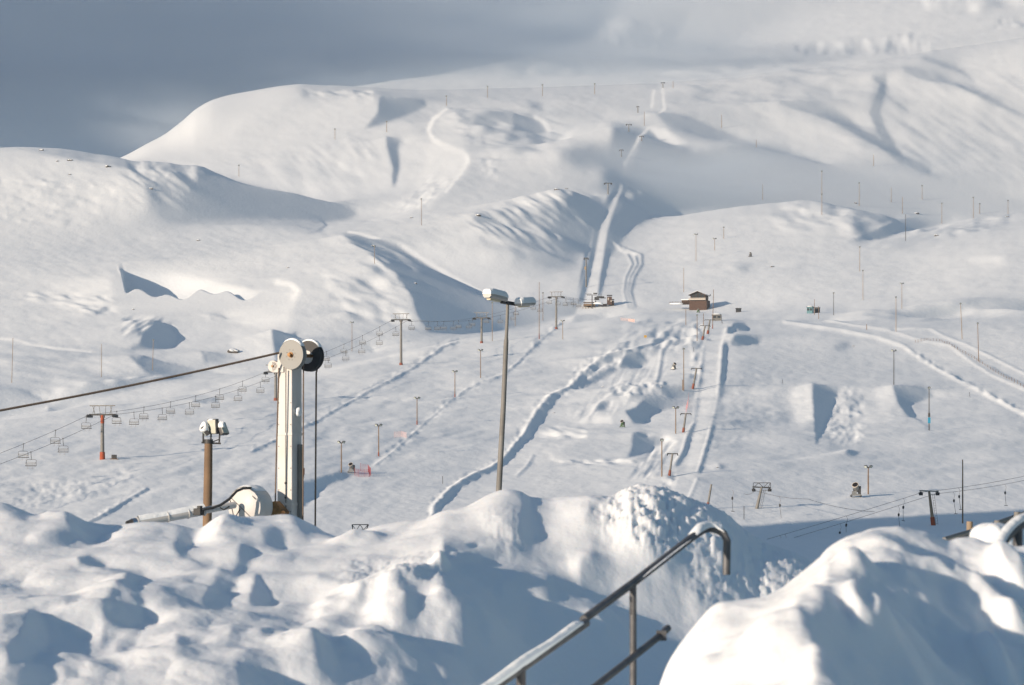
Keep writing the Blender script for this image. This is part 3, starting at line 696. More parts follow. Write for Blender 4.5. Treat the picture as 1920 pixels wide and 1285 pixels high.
SIL_A = [(-400, 940), (0, 945), (40, 955), (72, 962), (95, 955), (120, 958), (148, 972), (180, 984), (220, 988), (270, 984), (330, 990), (375, 1002), (398, 986), (420, 972), (450, 972), (500, 976), (540, 975), (580, 990), (620, 1002), (640, 1006), (665, 999), (720, 987), (790, 980), (830, 962), (870, 955), (895, 942), (922, 929), (950, 923), (975, 926), (1000, 938), (1030, 941), (1070, 933), (1105, 930), (1150, 936), (1170, 924), (1195, 914), (1225, 911), (1255, 922), (1290, 942), (1330, 956), (1360, 972), (1400, 1004), (1450, 1034), (1500, 1052), (1530, 1072), (1570, 1140), (1620, 1230), (1700, 1300), (2300, 1400)]
LA = [
 [(0, 9., 1900)], [(-400, 13.5, 1300), (300, 13.5, 1300), (600, 13.5, 1260), (800, 13.5, 1330), (1000, 13.5, 1440), (2300, 13.5, 1440)],
 [(-400, 16., 1190), (400, 16, 1180), (600, 16, 1140), (740, 16, 1150), (830, 16, 1180), (920, 16.5, 1230), (1020, 16.8, 1275), (1150, 17, 1340), (1300, 17, 1420), (1500, 17, 1520), (2300, 17, 1600)],
 [(-400, 19., 1060), (300, 19, 1068), (600, 19, 1075), (820, 19, 1050), (900, 19, 1070), (1000, 19.5, 1110), (1100, 20, 1140), (1200, 20, 1180), (1300, 20, 1210), (1400, 20, 1240), (1500, 20, 1280), (1700, 20, 1380), (2300, 20, 1500)],
 [(u, 22.5, v) for u, v in SIL_A],
 [(u, 24.2, v+45) for u, v in SIL_A],
 [(0, 30., 1500)], [(0, 41., 2300)]]
def paint_a(C):
    P, Ln, R, N = C.P, C.Ln, C.ridge, C.noise
    d = -.16
    P([(-400, 940), (30, 948), (68, 962), (46, 982), (10, 968), (-400, 980)], .0, 5)
    P([(112, 954), (135, 968), (160, 982), (200, 976), (262, 983), (236, 992), (192, 1012), (166, 1020), (146, 1004), (130, 986)], d, 5)
    P([(145, 1044), (166, 1044), (202, 1064), (194, 1070), (150, 1062)], d, 3.5)
    Ln([(200, 1069), (222, 1072), (246, 1075)], 1.5, .1, 1.5)
    P([(240, 1074), (270, 1078), (262, 1100), (250, 1125), (268, 1150), (271, 1176), (240, 1186), (190, 1200), (194, 1150), (214, 1120), (234, 1104)], -.1, 6)
    P([(214, 1206), (240, 1192), (270, 1190), (252, 1210), (226, 1219)], -.03, 4)
    P([(58, 1150), (76, 1160), (91, 1192), (86, 1220), (56, 1246), (12, 1246), (18, 1215), (44, 1188)], -.1, 6)
    P([(4, 1256), (50, 1248), (98, 1257), (118, 1268), (90, 1277), (-60, 1284)], d, 3)
    P([(118, 1254), (148, 1254), (146, 1268), (120, 1270)], -.02, 3)
    P([(120, 1132), (150, 1130), (144, 1148), (124, 1148)], .08, 5)
    P([(318, 984), (345, 990), (374, 1004), (356, 1020), (346, 1050), (362, 1058), (334, 1056), (326, 1034), (334, 1010)], -.05, 6)
    Ln([(358, 1060), (378, 1067), (398, 1066)], 1.5, .0, 1.5)
    P([(452, 1034), (478, 1044), (480, 1062), (456, 1080), (440, 1104), (412, 1110), (384, 1142), (382, 1128), (400, 1090), (414, 1076), (438, 1086), (446, 1060)], -.04, 5)
    P([(482, 1088), (512, 1128), (470, 1131), (467, 1116)], d, 3.5)
    P([(488, 1008), (520, 998), (536, 1016), (530, 1042), (498, 1030)], -.04, 7)
    P([(560, 990), (620, 1004), (645, 1014), (640, 1026), (598, 1014), (570, 1008)], -.06, 5)
    P([(330, 1202), (356, 1204), (388, 1211), (370, 1226), (331, 1229)], -.08, 4)
    Ln([(288, 1226), (330, 1236), (372, 1240)], 2, -.02, 2)
    P([(436, 1184), (470, 1178), (462, 1200), (430, 1206)], .04, 4); P([(490, 1186), (514, 1184), (505, 1200), (488, 1202)], .02, 3)
    P([(166, 1236), (230, 1240), (232, 1258), (190, 1264), (172, 1252)], .06, 5)
    P([(440, 1240), (480, 1228), (520, 1245), (538, 1270), (510, 1292), (458, 1284)], -.02, 8)
    P([(590, 1170), (640, 1150), (700, 1160), (780, 1170), (826, 1156), (832, 1102), (850, 1090), (902, 1110), (936, 1126), (962, 1152), (984, 1182), (1010, 1206), (1060, 1240), (1000, 1330), (600, 1330), (640, 1270), (596, 1230)], -.02, 8)
    P([(600, 1170), (640, 1180), (632, 1260), (604, 1250), (590, 1210)], -.12, 8)
    P([(690, 1170), (720, 1180), (800, 1180), (900, 1190), (800, 1230), (680, 1220)], .03, 12)
    P([(660, 1250), (800, 1240), (900, 1260), (840, 1300), (640, 1300)], .06, 14)
    P([(842, 1058), (870, 1064), (898, 1059), (884, 1076), (848, 1071)], -.1, 2.5)
    P([(846, 1080), (900, 1074), (948, 1077), (934, 1090), (902, 1101), (850, 1096)], -.12, 3)
    P([(940, 1128), (985, 1119), (1010, 1130), (1080, 1140), (1096, 1166), (1050, 1204), (1000, 1204), (962, 1160)], -.12, 5)
    P([(1086, 1104), (1112, 1098), (1150, 1114), (1196, 1124), (1180, 1160), (1092, 1144)], -.1, 4)
    P([(1060, 1166), (1200, 1160), (1420, 1120), (1420, 1330), (940, 1330), (1010, 1210)], -.02, 10)
    P([(1240, 1060), (1330, 1010), (1420, 1100), (1300, 1160), (1220, 1130)], .05, 16)
    Ln([(1050, 1178), (1070, 1182)], 3, .3, 2)
    P([(640, 1000), (690, 1002), (700, 1020), (670, 1030), (640, 1020)], .45, 6)
    P([(720, 986), (800, 974), (802, 1000), (772, 1022), (712, 1032), (698, 1010)], .04, 8)
    P([(880, 935), (975, 930), (990, 960), (980, 1020), (900, 1000), (850, 1010), (760, 1040), (800, 1000), (850, 965)], .46, 14)
    P([(988, 934), (1012, 942), (1034, 946), (1020, 952), (1000, 948)], -.04, 3)
    P([(1040, 956), (1066, 950), (1096, 968), (1104, 982), (1064, 986), (1046, 972)], -.1, 5)
    P([(1106, 930), (1150, 938), (1146, 956), (1120, 950)], -.1, 5)
    P([(1136, 984), (1200, 990), (1246, 1010), (1256, 1034), (1204, 1050), (1180, 1012)], -.06, 6)
    P([(1092, 996), (1116, 1012), (1112, 1042), (1092, 1030)], .1, 7)
    P([(1000, 1000), (1060, 1010), (1090, 1060), (1040, 1070), (990, 1040)], .25, 12)
    N([(1000, 1000), (1200, 1000), (1260, 1090), (1100, 1110), (980, 1080)], 12, 12, 8, 0, .05, 5)
    # little knob and folds
    P([(810, 1052), (830, 1048), (836, 1062), (828, 1080), (812, 1076)], .5, 3); P([(832, 1054), (846, 1066), (844, 1086), (828, 1084)], -.05, 3)
    for pts in ([(640, 1100), (680, 1090), (700, 1100), (690, 1108)], [(690, 1062), (720, 1064), (742, 1068)], [(600, 1092), (630, 1098), (640, 1105)]):
        Ln(pts, 2, -.05, 2)
    P([(745, 1110), (765, 1100), (770, 1150), (738, 1156)], .06, 5)
    P([(770, 1110), (820, 1104), (828, 1150), (780, 1160)], .5, 7)
    P([(640, 1125), (730, 1112), (740, 1150), (700, 1150), (660, 1134)], .48, 6)
    P([(590, 1100), (640, 1112), (600, 1150), (560, 1155)], .42, 10)
    for pts, f, k in (([(1110, 962), (1150, 925), (1190, 900), (1240, 905), (1330, 945), (1345, 1010), (1260, 1050), (1140, 1006)], 34, .85),
                      ([(1240, 915), (1330, 940), (1480, 1030), (1600, 1060), (1600, 1150), (1420, 1150), (1300, 1120), (1290, 1040)], 34, .5),
                      ([(900, 960), (970, 950), (990, 1020), (940, 1050)], 16, .2), ([(640, 1060), (840, 1040), (860, 1100), (660, 1130)], 16, .25)):
        (j0, j1, i0, i1), M = C.mask_poly(pts, f); C.clods[j0:j1, i0:i1] = np.maximum(C.clods[j0:j1, i0:i1], M*k)
    # broken blocks of the pile
    N([(1120, 955), (1180, 916), (1240, 918), (1330, 960), (1330, 1010), (1260, 1046), (1150, 1000)], 12, 11, 10, -30, .10, 6, .0)
    N([(1140, 975), (1300, 960), (1310, 1000), (1250, 1030), (1150, 1000)], 10, 6, 6, 0, .05, 7, .0)
    P([(1240, 925), (1330, 950), (1470, 1040), (1560, 1056), (1480, 1120), (1330, 1130), (1310, 1060), (1268, 990)], -.04, 12)
    N([(1250, 930), (1330, 950), (1470, 1040), (1540, 1056), (1400, 1130), (1330, 1130), (1310, 1050)], 12, 7, 7, 0, .03, 8)
    N([(-400, 930), (2300, 930), (2300, 1400), (-400, 1400)], 20, 44, 40, 10, .02, 9)
    N([(-400, 930), (2300, 930), (2300, 1400), (-400, 1400)], 20, 12, 9, 0, .004, 10)
def keep_a(C):
    C.K([(u, v-12) for u, v in SIL_A]+[(u, v+14) for u, v in reversed(SIL_A)], 6, .7)
    C.K([(850, 930), (1250, 880), (1600, 1060), (1500, 1130), (1100, 1080), (860, 1010)], 24, .45)
    C.K([(600, 1180), (800, 1100), (1000, 1130), (1250, 1150), (1400, 1330), (640, 1330)], 30, .6)
def grid_obj(name, r, m, kind=None):
    o = grid_mesh(name, r[0], r[1], r[2], m); 
    if kind: tag(o, kind=kind)
    return o
A = bank("snow_bank", LA, -400, 2100, 3, 9.5, 40., 560, paint_a, 0, sil=SIL_A, dfix=22.5, knobs=[(822, 1066, 16, .28, .10), (770, 1095, 42, .5, .10), (700, 1112, 46, .4, .08), (735, 1150, 44, .4, .08), (640, 1130, 50, .5, .07), (860, 1160, 60, .5, .06), (930, 1210, 50, .4, .06), (700, 1220, 70, .5, .07), (800, 1250, 60, .4, .06), (1060, 1140, 60, .5, .05), (1140, 1180, 50, .4, .05), (415, 992, 34, .5, .05), (655, 1016, 30, .4, .05), (560, 1210, 50, .4, .05)])
bank_a = grid_obj("snow_bank", A, M_BANK)
tag(bank_a, "long lumpy ploughed snow bank across the bottom left and centre, behind the handrail", "snow bank")
SIL_B = [(1100, 2100), (1180, 1600), (1215, 1360), (1235, 1290), (1250, 1250), (1272, 1212), (1300, 1180), (1340, 1152), (1390, 1132), (1430, 1114), (1475, 1088), (1505, 1066), (1530, 1046), (1556, 1026), (1590, 1011), (1640, 1003), (1680, 1003), (1730, 1010), (1775, 1013), (1800, 1006), (1825, 1004), (1850, 1008), (1870, 1012), (1900, 1012), (1940, 1008), (2400, 1000)]
def dip(u, pts): return float(interp1([p[0] for p in pts], [p[1] for p in pts], u))
LB = [
 [(u, 6.5, v+420) for u, v in SIL_B],
 [(u, 8.5, max(v+150, 1200)+dip(u, [(1440, 0), (1560, 30), (1660, 100), (1760, 170), (1940, 235), (2100, 250)])) for u, v in SIL_B]+[(2500, 8.5, 1700)],
 [(u, 10., v+76+dip(u, [(1480, 0), (1560, 18), (1640, 66), (1760, 135), (1940, 175), (2100, 185)])) for u, v in SIL_B]+[(2500, 10, 1450)],
 [(u, 11.2, v+24+dip(u, [(1560, 0), (1640, 22), (1760, 66), (1940, 80), (2100, 90)])) for u, v in SIL_B]+[(2500, 11.2, 1160)],
 [(u, 12., v) for u, v in SIL_B],
 [(u, 12.8, v+40) for u, v in SIL_B],
 [(u, 15.5, v+500) for u, v in SIL_B]]
def paint_b(C):
    P, Ln, R, N = C.P, C.Ln, C.ridge, C.noise
    P([(1230, 1300), (1300, 1170), (1480, 1080), (1560, 1100), (1560, 1180), (1480, 1200), (1500, 1300)], .46, 20)
    P([(1612, 1052), (1680, 1064), (1762, 1078), (1826, 1090), (1832, 1060), (1850, 1018), (2200, 1020), (2200, 1330), (1640, 1330), (1600, 1250), (1664, 1244), (1666, 1210), (1662, 1190), (1646, 1172), (1612, 1180), (1602, 1160), (1624, 1142), (1604, 1112), (1650, 1100), (1700, 1118), (1692, 1100), (1640, 1074)], .16, 8)
    P([(1488, 1190), (1510, 1184), (1560, 1198), (1582, 1210), (1624, 1236), (1664, 1246), (1640, 1262), (1560, 1226), (1500, 1206)], -.08, 5)
    P([(1590, 1180), (1640, 1172), (1664, 1210), (1650, 1238), (1600, 1220), (1578, 1200)], .46, 7)
    P([(1850, 1134), (1880, 1130), (1906, 1150), (1902, 1170), (1960, 1186), (1960, 1212), (1872, 1208), (1866, 1170)], .42, 5)
    P([(1848, 1250), (1880, 1251), (1892, 1270), (1852, 1276)], .42, 5)
    P([(1858, 1060), (1890, 1064), (1960, 1090), (1960, 1116), (1884, 1092)], .36, 5)
    P([(1640, 1085), (1700, 1080), (1800, 1082), (1840, 1050), (1850, 1018), (2200, 1016), (2200, 1130), (1900, 1150), (1760, 1130)], -.05, 14)
    P([(1784, 1080), (1808, 1080), (1812, 1092), (1790, 1092)], .36, 3)
    P([(1700, 1008), (1740, 1008), (1800, 1022), (1840, 1034), (1836, 1062), (1790, 1062), (1750, 1034)], .06, 8)
    P([(1620, 1060), (1660, 1072), (1700, 1100), (1650, 1104), (1600, 1080)], .30, 8)
    Ln([(1550, 1050), (1580, 1053), (1600, 1046)], 2, .0, 2)
    P([(1585, 1062), (1600, 1062), (1618, 1066), (1604, 1072)], .04, 3)
    P([(1300, 1262), (1340, 1256), (1354, 1290), (1300, 1300)], .10, 7)
    P([(1400, 1190), (1490, 1190), (1500, 1240), (1420, 1230)], .30, 10)
    P([(1660, 1280), (1740, 1276), (1760, 1330), (1640, 1330)], .36, 6)
    N([(1230, 990), (2200, 990), (2200, 1400), (1230, 1400)], 20, 40, 36, 10, .02, 12)
    N([(1230, 990), (2200, 990), (2200, 1400), (1230, 1400)], 20, 12, 9, 0, .004, 13)
B = bank("snow_bank", LB, 1120, 2300, 3, 6.6, 15.4, 380, paint_b, 0, mu=150, rel=.36, sil=SIL_B, dfix=12., knobs=[(1876, 1165, 40, .30, .15), (1872, 1262, 26, .22, .10), (1895, 1085, 40, .3, .10), (1600, 1062, 34, .25, .05), (1625, 1210, 44, .3, .09), (1700, 1070, 70, .35, .05), (1520, 1190, 50, .3, .05), (1740, 1180, 60, .3, .06), (1450, 1230, 60, .3, .04), (1560, 1285, 60, .25, .06), (1700, 1290, 50, .25, .07), (1800, 1110, 50, .3, .06)])
bank_b = grid_obj("snow_bank", B, M_BANK)
tag(bank_b, "big rounded snow bank filling the bottom right corner, nearest the camera", "snow bank")
# the yard the banks stand on
gx = np.linspace(-60, 60, 60); gy = np.linspace(-12, 45, 50); GX, GY = np.meshgrid(gx, gy)
GZ = -2.6-.08*np.maximum(GY-20, 0)**1.5+.05*np.sin(GX*.7)*np.cos(GY*.6)
yard = grid_mesh("snow_yard", GX, GY, GZ, M_BANK); tag(yard, kind="structure")
# ---- END TERRAIN
# ------------------------------------------------------------------ mesh builders
class MB:
    def __init__(s): s.v = []; s.f = []
    def add(s, vs, fs):
        b = len(s.v); s.v += [tuple(v) for v in vs]; s.f += [tuple(i+b for i in f) for f in fs]; return s
    def box(s, c, d, R=None):
        c = Vector(c); hx, hy, hz = d[0]/2, d[1]/2, d[2]/2
        P = [Vector((x, y, z)) for x in (-hx, hx) for y in (-hy, hy) for z in (-hz, hz)]
        if R is not None: P = [R @ p for p in P]
        return s.add([c+p for p in P], [(0, 1, 3, 2), (4, 6, 7, 5), (0, 4, 5, 1), (2, 3, 7, 6), (0, 2, 6, 4), (1, 5, 7, 3)])
    def tube(s, pts, r, n=8, cap=True):
        pts = [Vector(p) for p in pts]
        if not hasattr(r, '__len__'): r = [r]*len(pts)
        ring = []; up = None
        for i, p in enumerate(pts):
            t = (pts[min(i+1, len(pts)-1)]-pts[max(i-1, 0)]).normalized()
            if up is None:
                a = Vector((0, 0, 1)) if abs(t.z) < .9 else Vector((0, 1, 0))
                e1 = t.cross(a).normalized()
            else: e1 = (up-t*up.dot(t)).normalized()
            up = e1; e2 = t.cross(e1)
            ring.append([p+(e1*math.cos(2*math.pi*k/n)+e2*math.sin(2*math.pi*k/n))*r[i] for k in range(n)])
        vs = [v for q in ring for v in q]; fs = []
        for i in range(len(pts)-1):
            for k in range(n):
                a, b = i*n+k, i*n+(k+1) % n
                fs.append((a, b, b+n, a+n))
        if cap: fs += [tuple(range(n-1, -1, -1)), tuple(range((len(pts)-1)*n, len(pts)*n))]
        return s.add(vs, fs)
    def blob(s, c, r, seed=0, amp=.15, n=10, flat=-.3):
        """rounded heap: ellipsoid with an uneven surface, cut off below"""
        R = np.random.RandomState(seed); ph = R.rand(6)*6.28; m = n*2
        vs = []; fs = []
        for i in range(n+1):
            a = math.pi*i/n
            for k in range(m):
                b = 2*math.pi*k/m
                q = 1+amp*(math.sin(3*b+ph[0]+2*a)+.6*math.sin(5*b+ph[1]-3*a)+.5*math.sin(4*a+ph[2]))*math.sin(a)
                z = max(math.cos(a)*q, flat)
                vs.append((c[0]+r[0]*math.sin(a)*math.cos(b)*q, c[1]+r[1]*math.sin(a)*math.sin(b)*q, c[2]+r[2]*z))
        for i in range(n):
            for k in range(m):
                a, b = i*m+k, i*m+(k+1) % m
                fs.append((a, a+m, b+m, b))
        return s.add(vs, fs)
    def obj(s, name, m, parent=None, smooth=False, bevel=0, share=None):
        me = bpy.data.meshes.new(name); me.from_pydata(s.v, [], s.f); me.validate(); me.update()
        bm = bmesh.new(); bm.from_mesh(me); bmesh.ops.remove_doubles(bm, verts=bm.verts, dist=1e-6); bmesh.ops.recalc_face_normals(bm, faces=bm.faces); bm.to_mesh(me); bm.free()
        if smooth:
            me.shade_smooth() if hasattr(me, 'shade_smooth') else None
            try: me.set_sharp_from_angle(angle=math.radians(50))
            except Exception: pass
        me.materials.append(m)
        o = bpy.data.objects.new(name, me); COL.objects.link(o)
        if parent: o.parent = parent
        if bevel:
            b = o.modifiers.new("bevel", 'BEVEL'); b.width = bevel; b.segments = 2; b.limit_method = 'ANGLE'
        return o
def empty(name, loc, label=None, cat=None, group=None, rot=(0, 0, 0)):
    o = bpy.data.objects.new(name, None); COL.objects.link(o); o.location = loc; o.rotation_euler = rot
    o.empty_display_size = .2
    tag(o, label, cat, group); return o
def kids(o): return [c for c in bpy.data.objects if c.parent == o]
def dup(root, loc, rot=None, scale=None, label=None):
    def cp(o, par):
        c = o.copy(); COL.objects.link(c)
        if par: c.parent = par
        for ch in list(KIDS.get(o.name, ())): KIDS.setdefault(c.name, []).append(cp(ch, c))
        return c
    if root.name not in KIDS: index_kids(root)
    r = cp(root, None); r.location = loc
    if rot is not None: r.rotation_euler = rot
    if scale is not None: r.scale = (scale,)*3 if not hasattr(scale, '__len__') else scale
    if label: r['label'] = label
    return r
KIDS = {}
def index_kids(o):
    KIDS[o.name] = kids(o)
    for c in KIDS[o.name]: index_kids(c)
def on_slope(u, v, dmin=300):
    D = hit(u, v, dmin); x = (u-CX)/F*D
    return Vector((x, D, ground_z(x, D))), D

M_STEEL = mat("galvanised_steel", (.34, .35, .34), .5, .6, (3, .7, (.20, .20, .20)))
M_DARK = mat("dark_steel", (.045, .048, .05), .55, .3, (4, .6, (.10, .10, .10)))
M_GREY = mat("grey_paint", (.20, .20, .19), .6, 0, (2, .6, (.13, .13, .12)))
M_ORANGE = mat("orange_pad", (.34, .075, .03), .7, 0, (2, .6, (.24, .06, .03)))
M_RED = mat("red_pad", (.24, .075, .05), .8, 0, (2, .7, (.16, .08, .06)))
M_WOOD = mat("weathered_pole", (.23, .155, .095), .8, 0, (1.2, .8, (.13, .09, .06)), (8, .5, .01))
M_WOODP = mat("pale_pole", (.30, .235, .165), .8, 0, (1, .7, (.19, .145, .10)))
M_WHITE = mat("white_paint", (.58, .585, .57), .45, 0, (2.5, .7, (.54, .52, .48)), (30, .08, .005))
M_LAMP = mat("lamp_housing", (.10, .10, .10), .5, .3)
M_GLASS = mat("lamp_glass", (.45, .50, .46), .15, 0)
M_ROPE = mat("wire_rope", (.16, .12, .09), .7, .2)
M_CABLE = mat("haul_cable", (.10, .10, .105), .6, .2)
M_CAP = snow_mat("snow_cap", [((3, 3, 3, 0), .03, 4), ((14, 14, 14, 0), .008, 4)])
M_RUST = mat("rusty_bronze", (.30, .17, .07), .45, .5, (6, .9, (.10, .06, .035)), (14, .5, .02))

# ------------------------------------------------------------------ chair lift
def lift_dir(p, q): 
    d = (q-p); return math.atan2(d.y, d.x)
TW = []   # lift towers: (label, u, base row, top row, snow-free look)
def chair_tower(H, rz, loc, label, orange=False):
    t = empty("chairlift_tower", loc, label, "lift tower", "towers of the chairlift", (0, 0, rz))
    # local x = along the line, y = across
    MB().tube([(0, 0, -1.5), (0, 0, H*.5), (0, 0, H-1.5)], [.42, .36, .28], 14).obj("pole", M_GREY, t, True)
    if orange:
        MB().tube([(0, 0, H*.70), (0, 0, H*.86)], [.38, .36], 14).obj("pole_sleeve", M_ORANGE, t, True)
    MB().tube([(0, 0, -1.2), (0, 0, 1.5 if orange else .7)], [.62, .52], 12).obj("base_pad", M_ORANGE if orange else M_RED, t, True)
    MB().box((0, 0, H-1.35), (.34, 5.4, .34)).box((0, 0, H-1.7), (.5, .9, .5)).obj("crossarm", M_DARK, t)
    for sy in (-1, 1):
        m = MB(); m.box((0, sy*2.6, H-1.75), (4.2, .16, .30))
        for k in range(6):
            x = -1.75+k*.7; m.tube([(x, sy*2.6-.11, H-1.55), (x, sy*2.6+.11, H-1.55)], .24, 10)
        m.tube([(0, sy*2.6, H-1.2), (0, sy*2.6, H-1.75)], .1, 6)
        m.box((0, sy*3.0, H-1.9), (3.6, .5, .05))
        m.obj("sheave_train", M_DARK, t)
    m = MB(); 
    m.box((0, 0, H+.45), (.2, 5.2, .2))
    for sy in (-1, 1):
        m.tube([(0, sy*1.5, H-1.3), (0, sy*2.0, H+.4)], .07, 6); m.tube([(.3, sy*.5, H-1.3), (0, sy*.7, H+.4)], .05, 6)
        m.tube([(0, sy*2.0, H-1.3), (0, sy*1.6, H+.4)], .05, 6)
    m.obj("lifting_frame", M_GREY, t)
    m = MB()
    for k in range(int(H-3)): m.box((.5, 0, 1.6+k), (.04, .4, .04))
    for sy in (-.2, .2): m.box((.5, sy, 1.2+(H-3)/2), (.04, .04, H-3.2))
    m.obj("ladder", M_STEEL, t)
    return t
tower_px = [(192, 867, 760, "chairlift tower with orange sleeve and orange base, lowest on the left slope", True),
            (517, 754, 684, "chairlift tower half hidden behind the white mast", False),
            (752, 660, 588, "chairlift tower standing against the shaded hollow, third up the line", False),
            (903, 640, 586, "chairlift tower just left of the twin headed street lamp", False),
            (1043, 603, 547, "chairlift tower just below the top station platform", False)]
tw = []
for u, vb_, vt_, lab, og in tower_px:
    D = {192: 568, 517: 730, 752: 868, 903: 985, 1043: 1062}[u]
    x = (u-CX)/F*D; z = ground_z(x, D); H = (VH-vt_)/F*D-z-.55
    tw.append((Vector((x, D, z)), H, lab, og))
top_end = (at(1118, 556, 1105), 0)
for i, (p, H, lab, og) in enumerate(tw):
    a = tw[max(i-1, 0)][0]; b = tw[min(i+1, len(tw)-1)][0]
    chair_tower(H, lift_dir(a, b), p, lab, og)
# haul cables: up line and down line, sagging between the towers
off = 2.6
rope_pts = {+1: [], -1: []}
ends = [at(-420, 985, 400)]+[p+Vector((0, 0, H-1.3)) for p, H, _, _ in tw]+[at(1112, 562, 1104)]
dirs = []
for i in range(len(ends)):
    a = ends[max(i-1, 0)]; b = ends[min(i+1, len(ends)-1)]; d = (b-a); d.z = 0; d.normalize(); dirs.append(d)
for s in (1, -1):
    P = []
    for i in range(len(ends)-1):
        a = ends[i]+Vector((-dirs[i].y, dirs[i].x, 0))*off*s; b = ends[i+1]+Vector((-dirs[i+1].y, dirs[i+1].x, 0))*off*s
        n = 22; L = (b-a).length; sag = L*L*.00005+.3
        for k in range(n):
            t = k/n; q = a.lerp(b, t); q.z -= 4*sag*t*(1-t); P.append(q)
    P.append(b); rope_pts[s] = P
    o = MB().tube(P, .036, 5).obj("haul_cable", M_CABLE)
    tag(o, "haul cable of the chairlift, "+("far side line carrying the chairs uphill" if s == 1 else "near side line carrying the chairs back down"), "cable", "haul cables of the chairlift")
# chair, local x = across the seat, y = forward; origin at the grip
def make_chair():
    t = empty("lift_chair", (0, 0, 0), "lift chair", "lift chair", "chairs hanging from the chairlift cable")
    m = MB(); m.tube([(0, 0, .08), (0, -.05, -.5), (0, -.28, -1.15), (0, -.25, -1.35)], .05, 6); m.box((0, 0, .03), (.14, .5, .14))
    m.obj("hanger", M_DARK, t)
    m = MB()
    for sx in (-1, 1):
        m.tube([(0, -.25, -1.35), (sx*.7, -.25, -1.35), (sx*.92, -.25, -1.5), (sx*.95, -.22, -2.45), (sx*.95, .28, -2.5)], .036, 6)
    m.obj("seat_frame", M_DARK, t)
    m = MB(); m.box((0, .05, -2.48), (1.95, .5, .14)); m.obj("seat", M_DARK, t)
    m = MB()
    for k in range(4): m.box((0, -.24, -2.2+k*.13), (1.85, .03, .04))
    m.obj("backrest", M_GREY, t)
    m = MB(); m.tube([(-.93, -.2, -1.75), (-.93, .55, -2.1), (.93, .55, -2.1), (.93, -.2, -1.75)], .022, 5)
    for x in (-.45, .45): m.tube([(x, .55, -2.1), (x, .5, -2.95)], .018, 5); m.box((x, .5, -2.95), (.5, .08, .04))
    m.obj("safety_bar", M_GREY, t)
    return t
def cable_at(s, u):
    P = rope_pts[s]
    for a, b in zip(P, P[1:]):
        ua, ub = CX+a.x/a.y*F, CX+b.x/b.y*F
        if min(ua, ub) <= u <= max(ua, ub) and ua != ub:
            t = (u-ua)/(ub-ua); q = a.lerp(b, t); d = (b-a); return q, math.atan2(d.y, d.x)
    return None, 0
chair0 = None
far_us = [44, 104, 162, 219, 270, 320, 367, 412, 455, 498]
near_us = [58, 118, 251, 304, 355, 404, 446, 488]
names = [(1, far_us+[612, 645, 680, 712, 772, 803, 832, 860, 886, 912, 968, 1000, 1030, 1060, 1085]), (-1, near_us+[615, 648, 678, 711, 742, 820, 850, 879, 938, 962, 1012, 1046, 1075])]
def near_what(u):
    m = [(75, "at the left edge"), (140, "left of the lowest tower"), (185, "just left of the lowest tower"), (235, "just right of the lowest tower"), (285, "low in the second span"), (340, "above and left of the wooden floodlight pole"), (390, "straight above the wooden floodlight pole"), (430, "right of the wooden floodlight pole"), (470, "two left of the white mast"), (510, "touching the white mast on its left"), (630, "just right of the big pulleys"), (662, "above the lone pole right of the pulleys"), (696, "over the tip of the small square shadow"), (730, "left of the third tower"), (760, "at the third tower"), (790, "right of the third tower, first in the shaded hollow"), (815, "second in the shaded hollow"), (845, "third in the shaded hollow"), (870, "fourth in the shaded hollow"), (900, "at the fourth tower"), (930, "between fourth tower and street lamp pole"), (975, "under the right head of the street lamp"), (1020, "between street lamp and fifth tower"), (1052, "at the fifth tower"), (1110, "last before the top station")]
    for lim, w in m:
        if u < lim: return w
ci = 0
for s, us in names:
    for u in us:
        q, ang = cable_at(s, u)
        if q is None: continue
        rz = ang-math.pi/2+(math.pi if s == -1 else 0)+random.uniform(-.05, .05)
        lab = ("uphill lift chair seen from behind, " if s == 1 else "downhill lift chair with hanging bar, ")+near_what(u)
        if ci == 0:
            chair0 = make_chair(); chair0.location = q; chair0.rotation_euler = (0, 0, rz); chair0['label'] = lab; ci = 1
        else:
            dup(chair0, q, (random.uniform(-.03, .03), 0, rz), None, lab)

